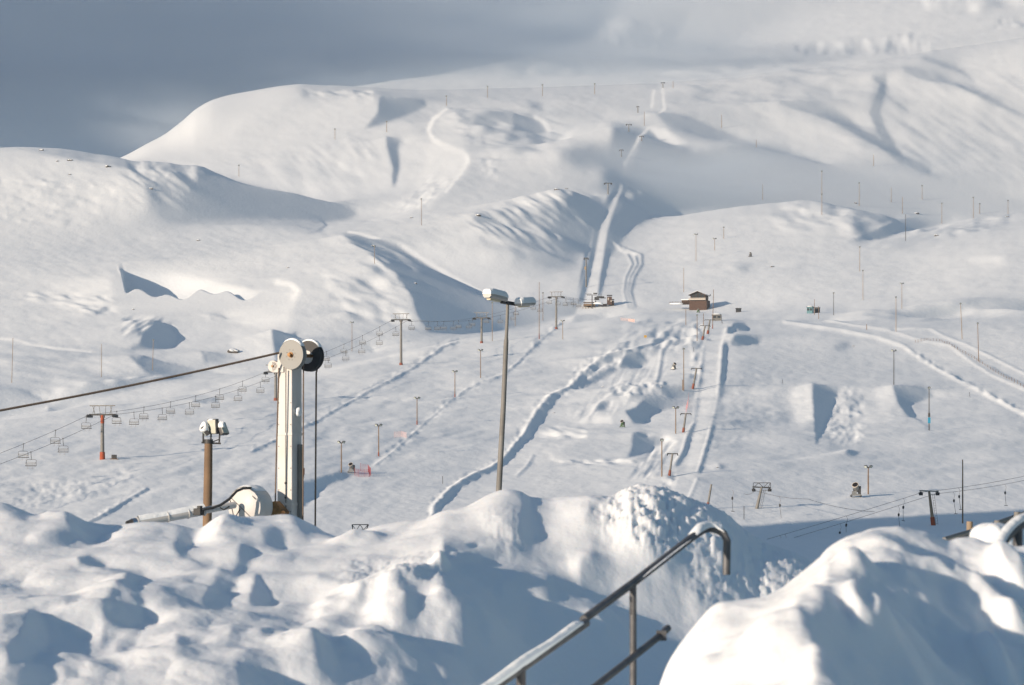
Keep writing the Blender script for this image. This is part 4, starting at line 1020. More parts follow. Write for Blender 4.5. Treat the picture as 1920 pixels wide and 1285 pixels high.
# ------------------------------------------------------------------ floodlight poles on the slope
def lamp_head(m, g, c, aim, sz=.5):
    """housing into m, glass into g; aim = horizontal angle, tilted down"""
    R = Matrix.Rotation(aim, 3, 'Z') @ Matrix.Rotation(math.radians(30), 3, 'X')
    c = Vector(c)
    m.box(c, (sz*1.1, sz*.45, sz*.8), R); m.box(c+R @ Vector((0, -sz*.28, 0)), (sz*1.2, sz*.06, sz*.9), R)
    g.box(c+R @ Vector((0, -sz*.33, 0)), (sz, sz*.03, sz*.7), R)
def slope_pole(u, vb_, vt_, label, kind="steel", lean=0, thick=None, heads=2, pad=None, D=None, group="floodlight poles on the slopes"):
    if D is None: p, D = on_slope(u, vb_)
    else:
        x = (u-CX)/F*D; p = Vector((x, D, ground_z(x, D)))
    H = max((VH-vt_)/F*D-p.z, 2.0)
    th = thick or max(.15, 1.25*D/F*.55)
    t = empty("floodlight_pole" if heads else "wooden_pole", p, label, "floodlight pole" if heads else "pole", group, (0, math.radians(lean), 0))
    m = {"steel": M_GREY, "wood": M_WOOD, "pale": M_WOODP, "dark": M_DARK}[kind]
    MB().tube([(0, 0, -1), (0, 0, H*.5), (0, 0, H)], [th*.85, th*.75, th*.6], 9).obj("pole", m, t, True)
    if heads:
        sz = max(.5, 2.6*D/F)
        w = sz*.85 if heads == 2 else 0
        if heads == 2: MB().box((0, 0, H-.1), (w*2.2, .12, .12)).obj("crossarm", M_DARK, t)
        for k in range(heads):
            mm, g = MB(), MB(); sx = (k*2-1)*w if heads == 2 else 0
            lamp_head(mm, g, (sx, -.1, H+sz*.2), (k*2-1)*.7 if heads == 2 else .3, sz)
            o = mm.obj("floodlight", M_LAMP, t); g.obj("lamp_glass", M_GLASS, o)
    if pad: MB().tube([(0, 0, -.3), (0, 0, pad)], [th*1.1, th*1.0], 9).obj("base_pad", M_RED, t, True)
    return t
POLES = [
 (640, 888, 830, "short floodlight pole beside the snow gun with the red net", "wood", 0, 2, None),
 (710, 856, 798, "floodlight pole with red base, first one right of the red netting", "wood", 0, 2, .9),
 (782, 797, 747, "floodlight pole with red base halfway up the thin snow ridge", "wood", 0, 2, .9),
 (853, 745, 697, "floodlight pole at the upper end of the thin snow ridge", "wood", 0, 2, .9),
 (901, 709, 657, "floodlight pole just left of the street lamp's post", "wood", 0, 2, 0),
 (1055, 637, 602, "small floodlight pole below the fifth chairlift tower", "pale", 0, 2, 0),
 (1011, 636, 529, "tallest bare pole near the street lamp, with a red foot", "wood", 0, 0, 2.0),
 (1018, 602, 550, "shorter bare pole close behind the tallest one", "wood", 0, 1, 0),
 (966, 612, 571, "thin pole below the right head of the street lamp", "pale", 0, 0, 0),
 (923, 640, 568, "pale pole left of the street lamp's post, below its left head", "pale", 0, 1, 0),
 (660, 660, 605, "lone floodlight pole by the square shadow, right of the pulleys", "wood", 0, 2, 0),
 (1282, 733, 655, "tall lamp pole left of the tow track, below the snow gun", "wood", 0, 1, 0),
 (1280, 735, 712, "stub post at the foot of the tall lamp pole", "wood", 0, 0, 0),
 (1267, 815, 765, "lamp pole beside the middle tow tower", "wood", 0, 2, 0),
 (1241, 895, 826, "lamp pole beside the lower tow tower", "wood", 0, 1, 0),
 (1286, 610, 580, "thin red pole below the hut on its left", "wood", 0, 0, 0),
 (1307, 640, 592, "thin wooden pole left of the leaning tow towers", "wood", 0, 1, 0),
 (1319, 612, 588, "thin wooden pole right below the hut", "wood", 0, 0, 0),
 (1336, 617, 543, "tall lamp pole at the right corner of the hut", "wood", 1.5, 0, 1.5),
 (1354, 607, 591, "short dark pole right of the tow hut", "dark", -6, 0, 0),
 (1676, 722, 658, "dark floodlight pole standing on the second jump", "dark", 0, 2, 0),
 (1805, 982, 862, "tall floodlight pole in the shade by the nearest drag lift tower", "wood", 0, 0, 0),
 (1563, 592, 550, "dark lamp pole just right of the blue hut", "dark", 0, 1, 0),
 (1612, 510, 464, "pale lamp pole above another one on the right slope", "pale", 0, 1, 0),
 (1618, 563, 508, "pale lamp pole directly below another one on the right slope", "pale", 0, 1, 0),
 (1691, 580, 532, "pale lamp pole with twin heads on the right slope", "pale", 0, 2, 0),
 (1680, 623, 558, "pale pole rising from the upper road on the right", "pale", 0, 1, 0),
 (1804, 637, 570, "pale leaning pole beyond the fenced road", "pale", -2.5, 1, 0),
 (1835, 679, 607, "brown lamp pole beside the road fence", "wood", -1.5, 1, 0),
 (1527, 591, 561, "thin pole in front of the blue hut", "wood", 0, 0, 0),
 (1535, 599, 574, "short thin pole right of the blue hut", "wood", 0, 0, 0),
 (1625, 619, 611, "tiny marker post beside the upper road", "wood", 0, 0, 0),
 (1698, 452, 402, "dark pole standing clear of the snow knoll on the right", "dark", 0, 0, 0),
 (1305, 490, 440, "twin headed lamp pole high above the hut", "pale", 0, 2, 0),
 (1282, 548, 502, "pale pole just above the hut's deck", "pale", 0, 0, 0),
 (1340, 470, 448, "small lamp pole right of the high twin headed one", "pale", 0, 2, 0),
 (1357, 448, 427, "tiny lamp pole on the slope above the hut", "pale", 0, 1, 0),
 (1766, 421, 382, "lamp pole on the right skyline of the near ridge", "pale", 0, 1, 0),
 (1825, 410, 371, "lamp pole right of the skyline one", "pale", 0, 1, 0),
 (1837, 403, 383, "short lamp pole behind its taller neighbour on the right ridge", "wood", 0, 1, 0),
 (1890, 402, 377, "small lamp pole at the far right of the near ridge", "pale", 0, 1, 0),
 (1541, 404, 365, "lower half of the far lamp pole pair on the pale knoll", "pale", 0, 1, 0),
 (1692, 402, 369, "thin pole at the right end of the shaded valley", "pale", 0, 0, 0),
 (1611, 388, 344, "thin lamp pole on the knoll's skyline", "pale", 0, 1, 0),
 (22, 718, 634, "wooden pole at the left edge of the picture", "pale", 1.5, 0, 0),
 (190, 708, 645, "wooden pole second from the left edge", "pale", 0, 0, 0),
 (286, 695, 638, "wooden pole with a cap, third from the left edge", "pale", 1.5, 1, 0),
 (702, 496, 462, "thin lamp pole in the shade below the long crease", "pale", 0, 1, 0),
 (790, 424, 374, "thin red footed lamp pole above the crease", "wood", 0, 1, 0),
 (448, 332, 311, "tiny pole between left hill and far knoll", "pale", 0, 1, 0),
 (725, 249, 229, "tiny lamp pole above the narrow dark gully", "pale", 0, 1, 0),
 (628, 262, 243, "tiny lamp pole on the far knoll's flank", "pale", 0, 1, 0),
 (837, 200, 181, "far white lamp pole where the winding pale track starts", "pale", 0, 1, 0),
 (914, 184, 163, "far lamp pole, second from the left on the upper ridge", "pale", 0, 1, 0),
 (1017, 181, 160, "far lamp pole, third on the upper ridge", "pale", 0, 1, 0),
 (1115, 177, 158, "far lamp pole, fourth on the upper ridge", "pale", 0, 1, 0),
 (1353, 243, 215, "pale far pole in the haze, right of the upper lift", "pale", 0, 0, 0),
 (1418, 278, 262, "faint far pole in the drifting fog", "pale", 0, 0, 0),
 (1638, 312, 290, "faint far pole on the upper right slope", "pale", 0, 0, 0),
 (1430, 376, 345, "faint pole where the fog meets the knoll", "pale", 0, 0, 0),
 (1671, 380, 352, "thin pole in the shaded valley, left one", "pale", 0, 0, 0),
 (1729, 376, 349, "thin pole in the shaded valley, right one", "pale", 0, 1, 0),
 (1208, 238, 210, "far white pole at the top of the lift line", "pale", 0, 0, 0),
 (1262, 165, 152, "tiny pole beside the topmost lift station", "pale", 0, 0, 0),
]
for u, vb_, vt_, lab, kind, lean, heads, pad in POLES:
    slope_pole(u, vb_, vt_, lab, kind, lean, None, heads, pad)
slope_pole(1541, 372, 322, "upper half of the far lamp pole pair, standing behind the pale knoll", "pale", 0, None, 1, None, 2010)
# ------------------------------------------------------------------ white rope mast close by
def frame(o, n_az):  # rotation so that local -y looks n_az degrees to the left of the camera
    o.rotation_euler = (0, 0, math.radians(-n_az))
DM = 55.0; px = DM/F
base = at(543, 880, DM); base.z = -12.3
mast = empty("rope_mast", base, "white square rope mast with two big round pulleys, drum and long white arm", "rope mast")
frame(mast, 30)
R30 = Matrix.Rotation(math.radians(-30), 3, 'Z'); R30i = R30.inverted()
def loc(u, v, D): return R30i @ (at(u, v, D)-base)
w = .34; ztop = (VH-664)*px+12.3
m = MB(); m.box((0, 0, ztop/2-1), (w, w, ztop+2)); m.obj("mast", M_WHITE, mast, False, .012)
m = MB(); m.box((-.0+.03, -w/2-.004, ztop/2), (.018, .012, ztop-.3)); m.obj("groove", M_GREY, mast)
m = MB(); m.box((w/2+.03, .06, ztop/2-.75), (.05, .10, ztop-2.0)); m.obj("guide_rail", M_GREY, mast)
m = MB()
for v in (906, 933):
    m.tube([(.03, -w/2-.002, (VH-v)*px+12.3), (.03, -w/2-.02, (VH-v)*px+12.3)], .022, 10)
m.obj("bolt", M_DARK, mast, True)
def sheave(c, r, th, m_face, name="pulley"):
    """pulley, axle along local y"""
    prof = [(r*.985, -th/2), (r, -th/2+.012), (r, -th/2+.03), (r*.90, -th*.12), (r*.90, th*.12), (r, th/2-.03), (r, th/2-.012), (r*.985, th/2)]
    n = 48; vs = []; fs = []
    for (q, y) in prof:
        for k in range(n): vs.append((c[0]+q*math.cos(2*math.pi*k/n), c[1]+y, c[2]+q*math.sin(2*math.pi*k/n)))
    for i in range(len(prof)-1):
        for k in range(n):
            a, b = i*n+k, i*n+(k+1) % n; fs.append((a, b, b+n, a+n))
    fs += [tuple(range(n)), tuple(range((len(prof)-1)*n, len(prof)*n))]
    o = MB().add(vs, fs).obj(name, m_face, mast, True)
    return o
M_PUL = mat("pulley_grey", (.28, .29, .28), .6, .1, (3, .6, (.27, .27, .25)), (24, .1, .004))
zc = (VH-667)*px+12.3
c1 = loc(549, 667, DM-.32); c2 = loc(581, 672, DM+.34)
p1 = sheave((c1.x, c1.y, zc), .285, .13, M_PUL); p2 = sheave((c2.x, c2.y, zc), .30, .12, M_DARK)
m = MB(); m.tube([(c1.x, c1.y-.14, zc), (c1.x, c2.y, zc)], .035, 12); m.tube([(c1.x, c1.y-.085, zc), (c1.x, c1.y-.065, zc)], .055, 14); m.obj("axle", M_RUST, mast, True)
m = MB(); m.tube([(c2.x-.02, c2.y-.085, zc-.02), (c2.x-.02, c2.y-.06, zc-.02)], .13, 18); m.obj("hub", M_WHITE, mast, True)
# snow lying on both rims
def rim_snow(c, r, th, nm):
    vs = []; fs = []; n = 22
    for i in range(n+1):
        a = math.radians(35+100*i/n); k = math.sin(math.pi*i/n)**.7
        h = .004+.034*k
        for j, (y, q) in enumerate([(-th/2-.004, 0), (-th/2+.01, .8), (0, 1), (th/2-.01, .8), (th/2+.004, 0)]):
            rr = r+.001+h*q; vs.append((c[0]+rr*math.cos(a), c[1]+y, c[2]+rr*math.sin(a)))
    for i in range(n):
        for j in range(4): a = i*5+j; fs.append((a, a+1, a+6, a+5))
    MB().add(vs, fs).obj(nm, M_CAP, mast, True)
rim_snow((c1.x, c1.y, zc), .285, .13, "snow_cap"); rim_snow((c2.x, c2.y, zc), .30, .12, "snow_cap")
m = MB()
for k in range(8):
    a = 2*math.pi*k/8+.3; q = Vector((c1.x+.10*math.cos(a), c1.y, zc+.10*math.sin(a)))
    m.tube([q+Vector((0, -.062, 0)), q+Vector((0, -.074, 0))], .009, 6)
for z0 in np.arange(3.5, ztop-.6, .42):
    for sx in (-.135, .145): m.tube([(sx, -w/2+.002, z0), (sx, -w/2-.010, z0)], .010, 6)
m.obj("bolt", M_GREY, mast, True)
for z0 in (ztop-1.55, ztop-2.9): MB().box((0, 0, z0), (w+.03, w+.03, .05)).obj("flange", M_WHITE, mast)
m = MB(); vs = [(w/2+.002, -.10, ztop-1.0), (w/2+.002, .10, ztop-1.05), (w/2+.10, .06, ztop-1.12), (w/2+.09, -.06, ztop-1.16)]
m.blob((w/2+.04, 0, ztop-1.12), (.06, .08, .09), 31, .1, 8, -1); m.obj("snow_cap", M_CAP, mast, True)
# ear on the left with its bolt
ce = loc(514, 687, DM); m = MB()
m.tube([(ce.x, ce.y-.05, ce.z), (ce.x, ce.y+.05, ce.z)], .11, 20); m.box((ce.x+.12, ce.y, ce.z-.02), (.26, .1, .2)); m.obj("bracket", M_WHITE, mast, True)
m = MB(); m.tube([(ce.x, ce.y-.075, ce.z), (ce.x, ce.y-.04, ce.z)], .022, 8); m.obj("bolt", M_RUST, mast, True)
# ropes dropping down
for pts, r in (([(523, 690, DM-.35), (518, 860, DM-.35), (516, 950, DM-.35)], .016), ([(569, 672, DM-.2), (568, 985, DM-.2)], .015), ([(595, 690, DM+.4), (593, 700, DM+.4), (591, 1000, DM+.4)], .019)):
    MB().tube([loc(*p) for p in pts], r, 6).obj("rope", M_ROPE, mast, True)
# orange and black box hanging at the mast's right side
m = MB(); q = loc(564, 884, DM+.4); m.box(q, (.10, .12, .13)); m.obj("orange_box", M_ORANGE, mast)
m = MB(); q = loc(564, 893, DM+.4); m.box(q, (.09, .1, .06)); q2 = loc(562, 1000, DM+.4); m.tube([q, q2], .02, 6); m.obj("box_stand", M_DARK, mast)
# drum, bronze hinge plate, arm
cdn = loc(470, 950, DM-.5)
def drum(c, r, dep):
    prof = [(0, -dep/2-.03), (r*.80, -dep/2-.03), (r*.86, -dep/2-.01), (r*.97, -dep/2), (r, -dep/2+.03), (r, dep/2-.05), (r*.96, dep/2), (0, dep/2)]
    n = 56; vs = []; fs = []
    for (q, y) in prof:
        for k in range(n): vs.append((c[0]+q*math.cos(2*math.pi*k/n), c[1]+y, c[2]+q*math.sin(2*math.pi*k/n)))
    for i in range(len(prof)-1):
        for k in range(n):
            a, b = i*n+k, i*n+(k+1) % n; fs.append((a, b, b+n, a+n))
    return MB().add(vs, fs)
dr = drum(cdn, .385, .42).obj("drum", M_WHITE, mast, True)
m = MB(); y = cdn.y-.245
def onface(du, dv): return Vector((cdn.x+du*px/.866, y, cdn.z-dv*px))
for a, b, r in (((-26, -18), (22, 26), .006), ((-26, -12), (-18, 22), .008), ((-6, 4), (-16, 20), .010), ((18, -20), (24, -14), .008)):
    m.tube([onface(*a), onface(*b)], r, 5)
m.obj("wiper_mark", M_DARK, dr, True)
m = MB(); a = [loc(508, 942, DM-.4), loc(518, 940, DM-.4), loc(536, 960, DM-.4), loc(528, 985, DM-.4), loc(506, 985, DM-.4)]
vs = [p+Vector((0, -.06, 0)) for p in a]+[p+Vector((0, .12, 0)) for p in a]
m.add(vs, [(0, 1, 2, 3, 4), (5, 6, 7, 8, 9)]+[(i, (i+1) % 5, (i+1) % 5+5, i+5) for i in range(5)])
m.tube([loc(531, 961, DM-.5), loc(531, 961, DM-.62)], .035, 10); m.obj("hinge_plate", M_RUST, mast)
m = MB()
A0, A1 = loc(256, 980, 53.0), loc(384, 957, 53.7)
m.tube([A0, A0.lerp(A1, .02)], .098, 20); m.tube([A0, A1], .092, 20)
for t in (.44, .74, .98): q = A0.lerp(A1, t); q2 = A0.lerp(A1, t+.012); m.tube([q, q2], .105, 20)
m.tube([loc(380, 958, 53.7), loc(440, 947, 54.2)], .066, 16); m.obj("arm", M_WHITE, mast, True)
m = MB(); e = loc(237, 982.5, 52.9); m.tube([e, e.lerp(A0, .8)], [.05, .09], 18); m.obj("arm_tip", M_DARK, mast, True)
m = MB(); m.tube([e.lerp(A0, .55), A0], [.088, .093], 18); m.obj("tip_sleeve", mat("chrome", (.8, .78, .74), .15, 1.), mast, True)
m = MB(); q = loc(373, 960, 53.5); m.box(q, (.16, .14, .13)); m.box(q+Vector((-.07, 0, 0)), (.08, .1, .09)); m.box(q+Vector((.02, 0, .08)), (.08, .08, .07)); m.obj("clamp", M_DARK, mast, False, .01)
m = MB(); m.tube([loc(378, 956, 53.45), loc(398, 953, 53.5), (loc(414, 947, 53.6)), loc(430, 936, 53.7), loc(444, 921, 53.8), loc(456, 916, 54.0), loc(476, 915, 54.4), loc(487, 917, 54.6)], .026, 8)
m.tube([loc(412, 952, 53.6), loc(420, 956, 53.6), loc(430, 950, 53.7)], .015, 6); m.obj("hose", M_DARK, mast, True)
vs = []; fs = []
for i in range(13):
    a = math.radians(50+95*i/12); k = math.sin(math.pi*i/12)**.6; h = .003+.03*k
    for j, (yy, q) in enumerate([(-.20, 0), (-.15, .8), (0, 1), (.15, .8), (.19, 0)]):
        rr = .386+h*q; vs.append((cdn.x+rr*math.cos(a), cdn.y+yy, cdn.z+rr*math.sin(a)))
for i in range(12):
    for j in range(4): a = i*5+j; fs.append((a, a+1, a+6, a+5))
MB().add(vs, fs).obj("snow_cap", M_CAP, mast, True)
m = MB(); n = 26; vs = []; fs = []
for i in range(n+1):
    t = i/n; c = A0.lerp(A1, .02+.96*t); d = (A1-A0).normalized(); sd = d.cross(Vector((0, 0, 1))).normalized(); h = .10+.028*(.6+.4*math.sin(9*t+1)*math.sin(3.7*t))
    for a, q in ((-70, .094), (-35, .6*h+.04), (0, h+.008), (35, .6*h+.04), (70, .094)):
        r_ = math.radians(a); vs.append(c+(sd*math.sin(r_)+Vector((0, 0, 1))*math.cos(r_))*max(q, .094))
for i in range(n):
    for j in range(4): a = i*5+j; fs.append((a, a+1, a+6, a+5))
MB().add(vs, fs).obj("snow_cap", M_CAP, mast, True)
# long rope leading away from the mast to the left
P = []
for i in range(30):
    t = i/29; u = 523-(523+500)*t; P.append(at(u, 662+(770-662)*((523-u)/523)+6*math.sin(math.pi*min(1, t*1.95))*0.6, DM-.3-6*t))
tag(MB().tube(P, [.022]*30, 7).obj("wire_rope", M_ROPE, None, True), "thick brown rope running from the big pulleys down to the left edge", "rope")

# ------------------------------------------------------------------ wooden pole with three floodlights
D = 60.; b = at(389, 880, D); b.z = -13
t = empty("floodlight_pole", b, "thick brown wooden pole carrying three snow caked floodlights, behind the white arm", "floodlight pole")
def L2(u, v, dy=0): return at(u, v, D)+Vector((0, dy, 0))-b
MB().tube([L2(388, 1400), L2(388.5, 986), L2(390, 905), L2(391, 829)], [.105, .097, .092, .085], 18).obj("pole", M_WOOD, t, True)
m = MB(); m.tube([L2(378, 830), L2(414, 832)], .022, 6); m.tube([L2(391, 832), L2(391, 824)], .095, 14)
m.tube([L2(381, 830), L2(381, 812)], .018, 6); m.tube([L2(395, 829), L2(396, 811)], .018, 6); m.tube([L2(411, 831), L2(412, 814)], .018, 6); m.tube([L2(398, 829), L2(411, 824)], .012, 5)
m.obj("bracket", M_DARK, t, True)
def flood(c, az, tilt, sx, sz, dep, front):
    R = Matrix.Rotation(math.radians(az), 3, 'Z') @ Matrix.Rotation(math.radians(tilt), 3, 'X')
    o = MB().box(c, (sx, dep, sz), R).box(Vector(c)+R @ Vector((0, dep*.8, -sz*.1)), (sx*.6, dep, sz*.6), R).obj("floodlight", M_LAMP, t, False, .012)
    MB().box(Vector(c)+R @ Vector((0, -dep*.56, 0)), (sx*.9, .012, sz*.9), R).obj("lamp_glass", front, o, False, .005)
    return R
M_FROST = mat("frosted_glass", (.48, .50, .42), .35, 0, (9, 1., (.66, .62, .52)), (20, .3, .01))
flood(L2(384, 808), -75, 35, .22, .22, .09, M_GLASS)
flood(L2(400, 800), -35, 4, .24, .32, .10, M_FROST)
flood(L2(418, 804), 50, -28, .20, .28, .08, M_FROST)
m = MB(); m.blob(L2(384, 805, -.02), (.10, .10, .16), 3, .12); m.obj("snow_cap", M_CAP, t, True)
m = MB(); m.blob(L2(416, 799, -.05), (.07, .07, .10), 5, .12); m.blob(L2(398, 788, -.02), (.09, .06, .03), 6, .1); m.obj("snow_cap", M_CAP, t, True)

# ------------------------------------------------------------------ twin headed street lamp
D = 75.; b = at(928, 880, D); b.z = -13.5
t = empty("street_lamp", b, "tall street lamp with two snow capped heads in the middle of the picture", "street lamp")
def L3(u, v, d=D): return at(u, v, d)-b
MB().tube([L3(928, 1050), L3(935, 925), L3(944, 760), L3(949, 640)], [.085, .078, .068, .062], 16).tube([L3(949, 642), L3(949.5, 632)], [.062, .045], 16).tube([L3(949.5, 634), L3(952, 568)], [.045, .04], 16).obj("pole", M_GREY, t, True)
MB().tube([L3(940, 566, 74.6), L3(952, 568), L3(975, 572, 75.2)], .05, 10).obj("arm", M_DARK, t, True)
def head(P0, P1, wd, ht, cap):
    P0, P1 = Vector(P0), Vector(P1); d = (P1-P0); up = Vector((0, 0, 1)); s = d.cross(up).normalized(); up = s.cross(d).normalized()
    def loft(prof, nm, mm, par, n=10, ends=(0, 1)):
        vs = []; fs = []; k = len(prof)
        for i in range(n+1):
            q = ends[0]+(ends[1]-ends[0])*i/n; e = min(1, .80+min(i, n-i)*.12)
            for (a, h) in prof: vs.append(P0+d*q+s*a*e+up*(h if h < .01 else h*e))
        for i in range(n):
            for j in range(k): a = i*k+j; c = i*k+(j+1) % k; fs.append((a, c, c+k, a+k))
        fs += [tuple(range(k)), tuple(range(n*k, n*k+k))]
        return MB().add(vs, fs).obj(nm, mm, par, True)
    h = loft([(-wd/2, 0), (-wd/2, ht*.5), (wd/2, ht*.5), (wd/2, 0), (wd*.3, -ht*.3), (-wd*.3, -ht*.3)], "lamp_head", M_LH, t)
    loft([(-wd*.28, -ht*.31), (wd*.28, -ht*.31), (wd*.2, -ht*.62), (-wd*.2, -ht*.62)], "lamp_glass", M_GL2, h, 8, (.1, .7))
    loft([(-wd*.54, ht*.4), (-wd*.5, ht*.5+cap*.5), (-wd*.38, ht*.5+cap*.9), (0, ht*.5+cap), (wd*.38, ht*.5+cap*.9), (wd*.5, ht*.5+cap*.5), (wd*.54, ht*.4)], "snow_cap", M_CAP, h, 12, (-.02, 1.02))
M_LH = mat("lamp_shell", (.42, .42, .40), .5, .1, (4, .4, (.3, .3, .3))); M_GL2 = mat("lamp_bowl", (.55, .50, .36), .3)
head(L3(913, 555, 74.0), L3(945, 563, 74.75), .30, .15, .15)
head(L3(972, 572, 74.7), L3(998, 571, 75.3), .27, .11, .15)

# ------------------------------------------------------------------ handrail in front
M_RAIL = mat("painted_rail", (.12, .125, .13), .5, .2, (14, .8, (.06, .064, .07)), (60, .2, .002))
t = empty("handrail", at(1187, 1285, 13.6), "dark tubular handrail climbing to the right across the bottom, snow on its top", "handrail")
O = t.location.copy()
def L4(u, v, d): return at(u, v, d)-O
MB().tube([L4(1094, 1162, 13.5), L4(1190, 1091, 14.1), L4(1296, 1009, 14.8), L4(1318, 994, 14.95), L4(1330, 991, 15.0), L4(1345, 994, 15.0), L4(1357, 1001, 15.0), L4(1363, 1014, 15.0), L4(1362, 1070, 14.95), L4(1362, 1078, 14.95)], .0205, 14).obj("top_rail", M_RAIL, t, True)
MB().tube([L4(820, 1361, 12.2), L4(975, 1254, 12.8), L4(1098, 1168, 13.45)], .023, 14).obj("top_rail", M_RAIL, t, True)
MB().tube([L4(1187, 1095, 14.05), L4(1187, 1880, 14.0)], .017, 12).box(L4(1182.5, 1136, 13.98), (.012, .02, .09)).obj("post", M_RAIL, t, True)
MB().tube([L4(977, 1258, 12.8), L4(977, 1960, 12.8)], .022, 12).obj("post", M_RAIL, t, True)
MB().tube([L4(1090, 1308, 13.3), L4(1190, 1230, 14.0), L4(1240, 1190, 14.4), L4(1252, 1178, 14.5)], .019, 10).box(L4(1240, 1192, 14.38), (.05, .05, .05)).obj("lower_rail", M_RAIL, t, True)
def rail_snow(pts, r, thick, nm="snow_cap", par=t, seed=0):
    pts = [Vector(p) for p in pts]; Q = []
    for a, c in zip(pts, pts[1:]):
        nn = max(2, int((c-a).length/.035))
        for k in range(nn): Q.append(a.lerp(c, k/nn))
    Q.append(pts[-1])
    for _ in range(3): Q = [Q[0]]+[(Q[i-1]+Q[i]*2+Q[i+1])/4 for i in range(1, len(Q)-1)]+[Q[-1]]
    vs = []; fs = []; n = len(Q)-1
    for i, c in enumerate(Q):
        d = (Q[min(i+1, n)]-Q[max(i-1, 0)]).normalized(); s = d.cross(Vector((0, 0, 1))).normalized()
        e = min(1, min(i, n-i)*.3+.15); h = thick*e*(.85+.10*math.sin(i*.37+seed)+.10*math.sin(i*.11+seed*2))
        for a, q in ((-1.05, .0), (-1.15, .45), (-.8, .85), (0, 1), (.8, .85), (1.15, .45), (1.05, 0)):
            vs.append(c+s*a*r+Vector((0, 0, r*.3+h*q)))
    for i in range(n):
        for j in range(6): a = i*7+j; fs.append((a, a+1, a+8, a+7))
    MB().add(vs, fs).obj(nm, M_CAP, par, True)
rail_snow([L4(820, 1361, 12.2), L4(975, 1254, 12.8), L4(1096, 1170, 13.45)], .020, .042)
rail_snow([L4(1298, 1007, 14.82), L4(1318, 993, 14.95), L4(1330, 990, 15.0), L4(1345, 993, 15.0), L4(1358, 1001, 15)], .024, .05, seed=2)
rail_snow([L4(1200, 1084, 14.15), L4(1290, 1014, 14.75)], .018, .006, seed=4)

# second rail and fence at the right edge
t = empty("handrail", at(1900, 1010, 12.6), "short snow heaped handrail bend at the right edge, above the bottom right bank", "handrail"); O = t.location.copy()
MB().tube([L4(1868, 1050, 12.3), L4(1886, 1010, 12.5), L4(1908, 988, 12.6), L4(1940, 972, 12.8)], .020, 12).obj("top_rail", M_RAIL, t, True)
MB().tube([L4(1908, 992, 12.6), L4(1908, 1980, 12.6)], .022, 10).obj("post", M_RAIL, t, True)
rail_snow([L4(1864, 1042, 12.3), L4(1884, 1004, 12.5), L4(1906, 982, 12.6), L4(1945, 966, 12.8)], .020, .034, par=t, seed=5)
o = MB().blob(at(1862, 1012, 14.5), (.13, .2, .085), 8, .1, 16).obj("snow_heap", M_BANK, None, True); tag(o, "smooth low snow heap between the wooden rails and the right hand handrail", "snow heap")
t = empty("wooden_fence", at(1850, 990, 40), "low dark fence with two rails and short posts, half buried at the right", "fence"); O = t.location.copy()
for dv in (0, 7): MB().tube([L4(1770, 1012+dv, 38), L4(1850, 988+dv, 40), L4(1940, 956+dv, 43)], .035, 8).obj("rail", M_GREY, t, True)
for u, v in ((1818, 978), (1870, 976), (1907, 960)):
    MB().tube([L4(u, v, 40), L4(u, v+150, 40)], .045, 8).obj("post", M_WOODP if u == 1818 else M_GREY, t, True)

o = MB().blob((8.2, 41, -10.6), (4.6, 8, 9.2), 14, .05, 20, -.1).obj("snow_mound", M_BANK, None, True); tag(o, "snow mound under the low dark fence, just behind the bottom right bank", "snow mound")
# crossarm of a lift tower whose pole is hidden by the bank
D = 300.; t = empty("lift_tower", Vector(((675-CX)/F*D, D, ground_z((675-CX)/F*D, D))), "lattice top of a lift tower just showing over the left snow bank", "lift tower"); b = t.location.copy()
def L5(u, v): return at(u, v, D)-b
m = MB(); T = [L5(660, 984), L5(691, 984), L5(687, 993), L5(662, 996)]
for a, c in ((0, 1), (1, 2), (2, 3), (3, 0)): m.tube([T[a], T[c]], .05, 6)
for a, c in (((660, 984), (668, 995)), ((668, 995), (675, 984)), ((675, 984), (682, 994)), ((682, 994), (690, 984))): m.tube([L5(*a), L5(*c)], .035, 5)
m.obj("lattice_arm", M_DARK, t); MB().tube([L5(675, 994), (0, 0, -1)], .2, 10).obj("pole", M_GREY, t, True)

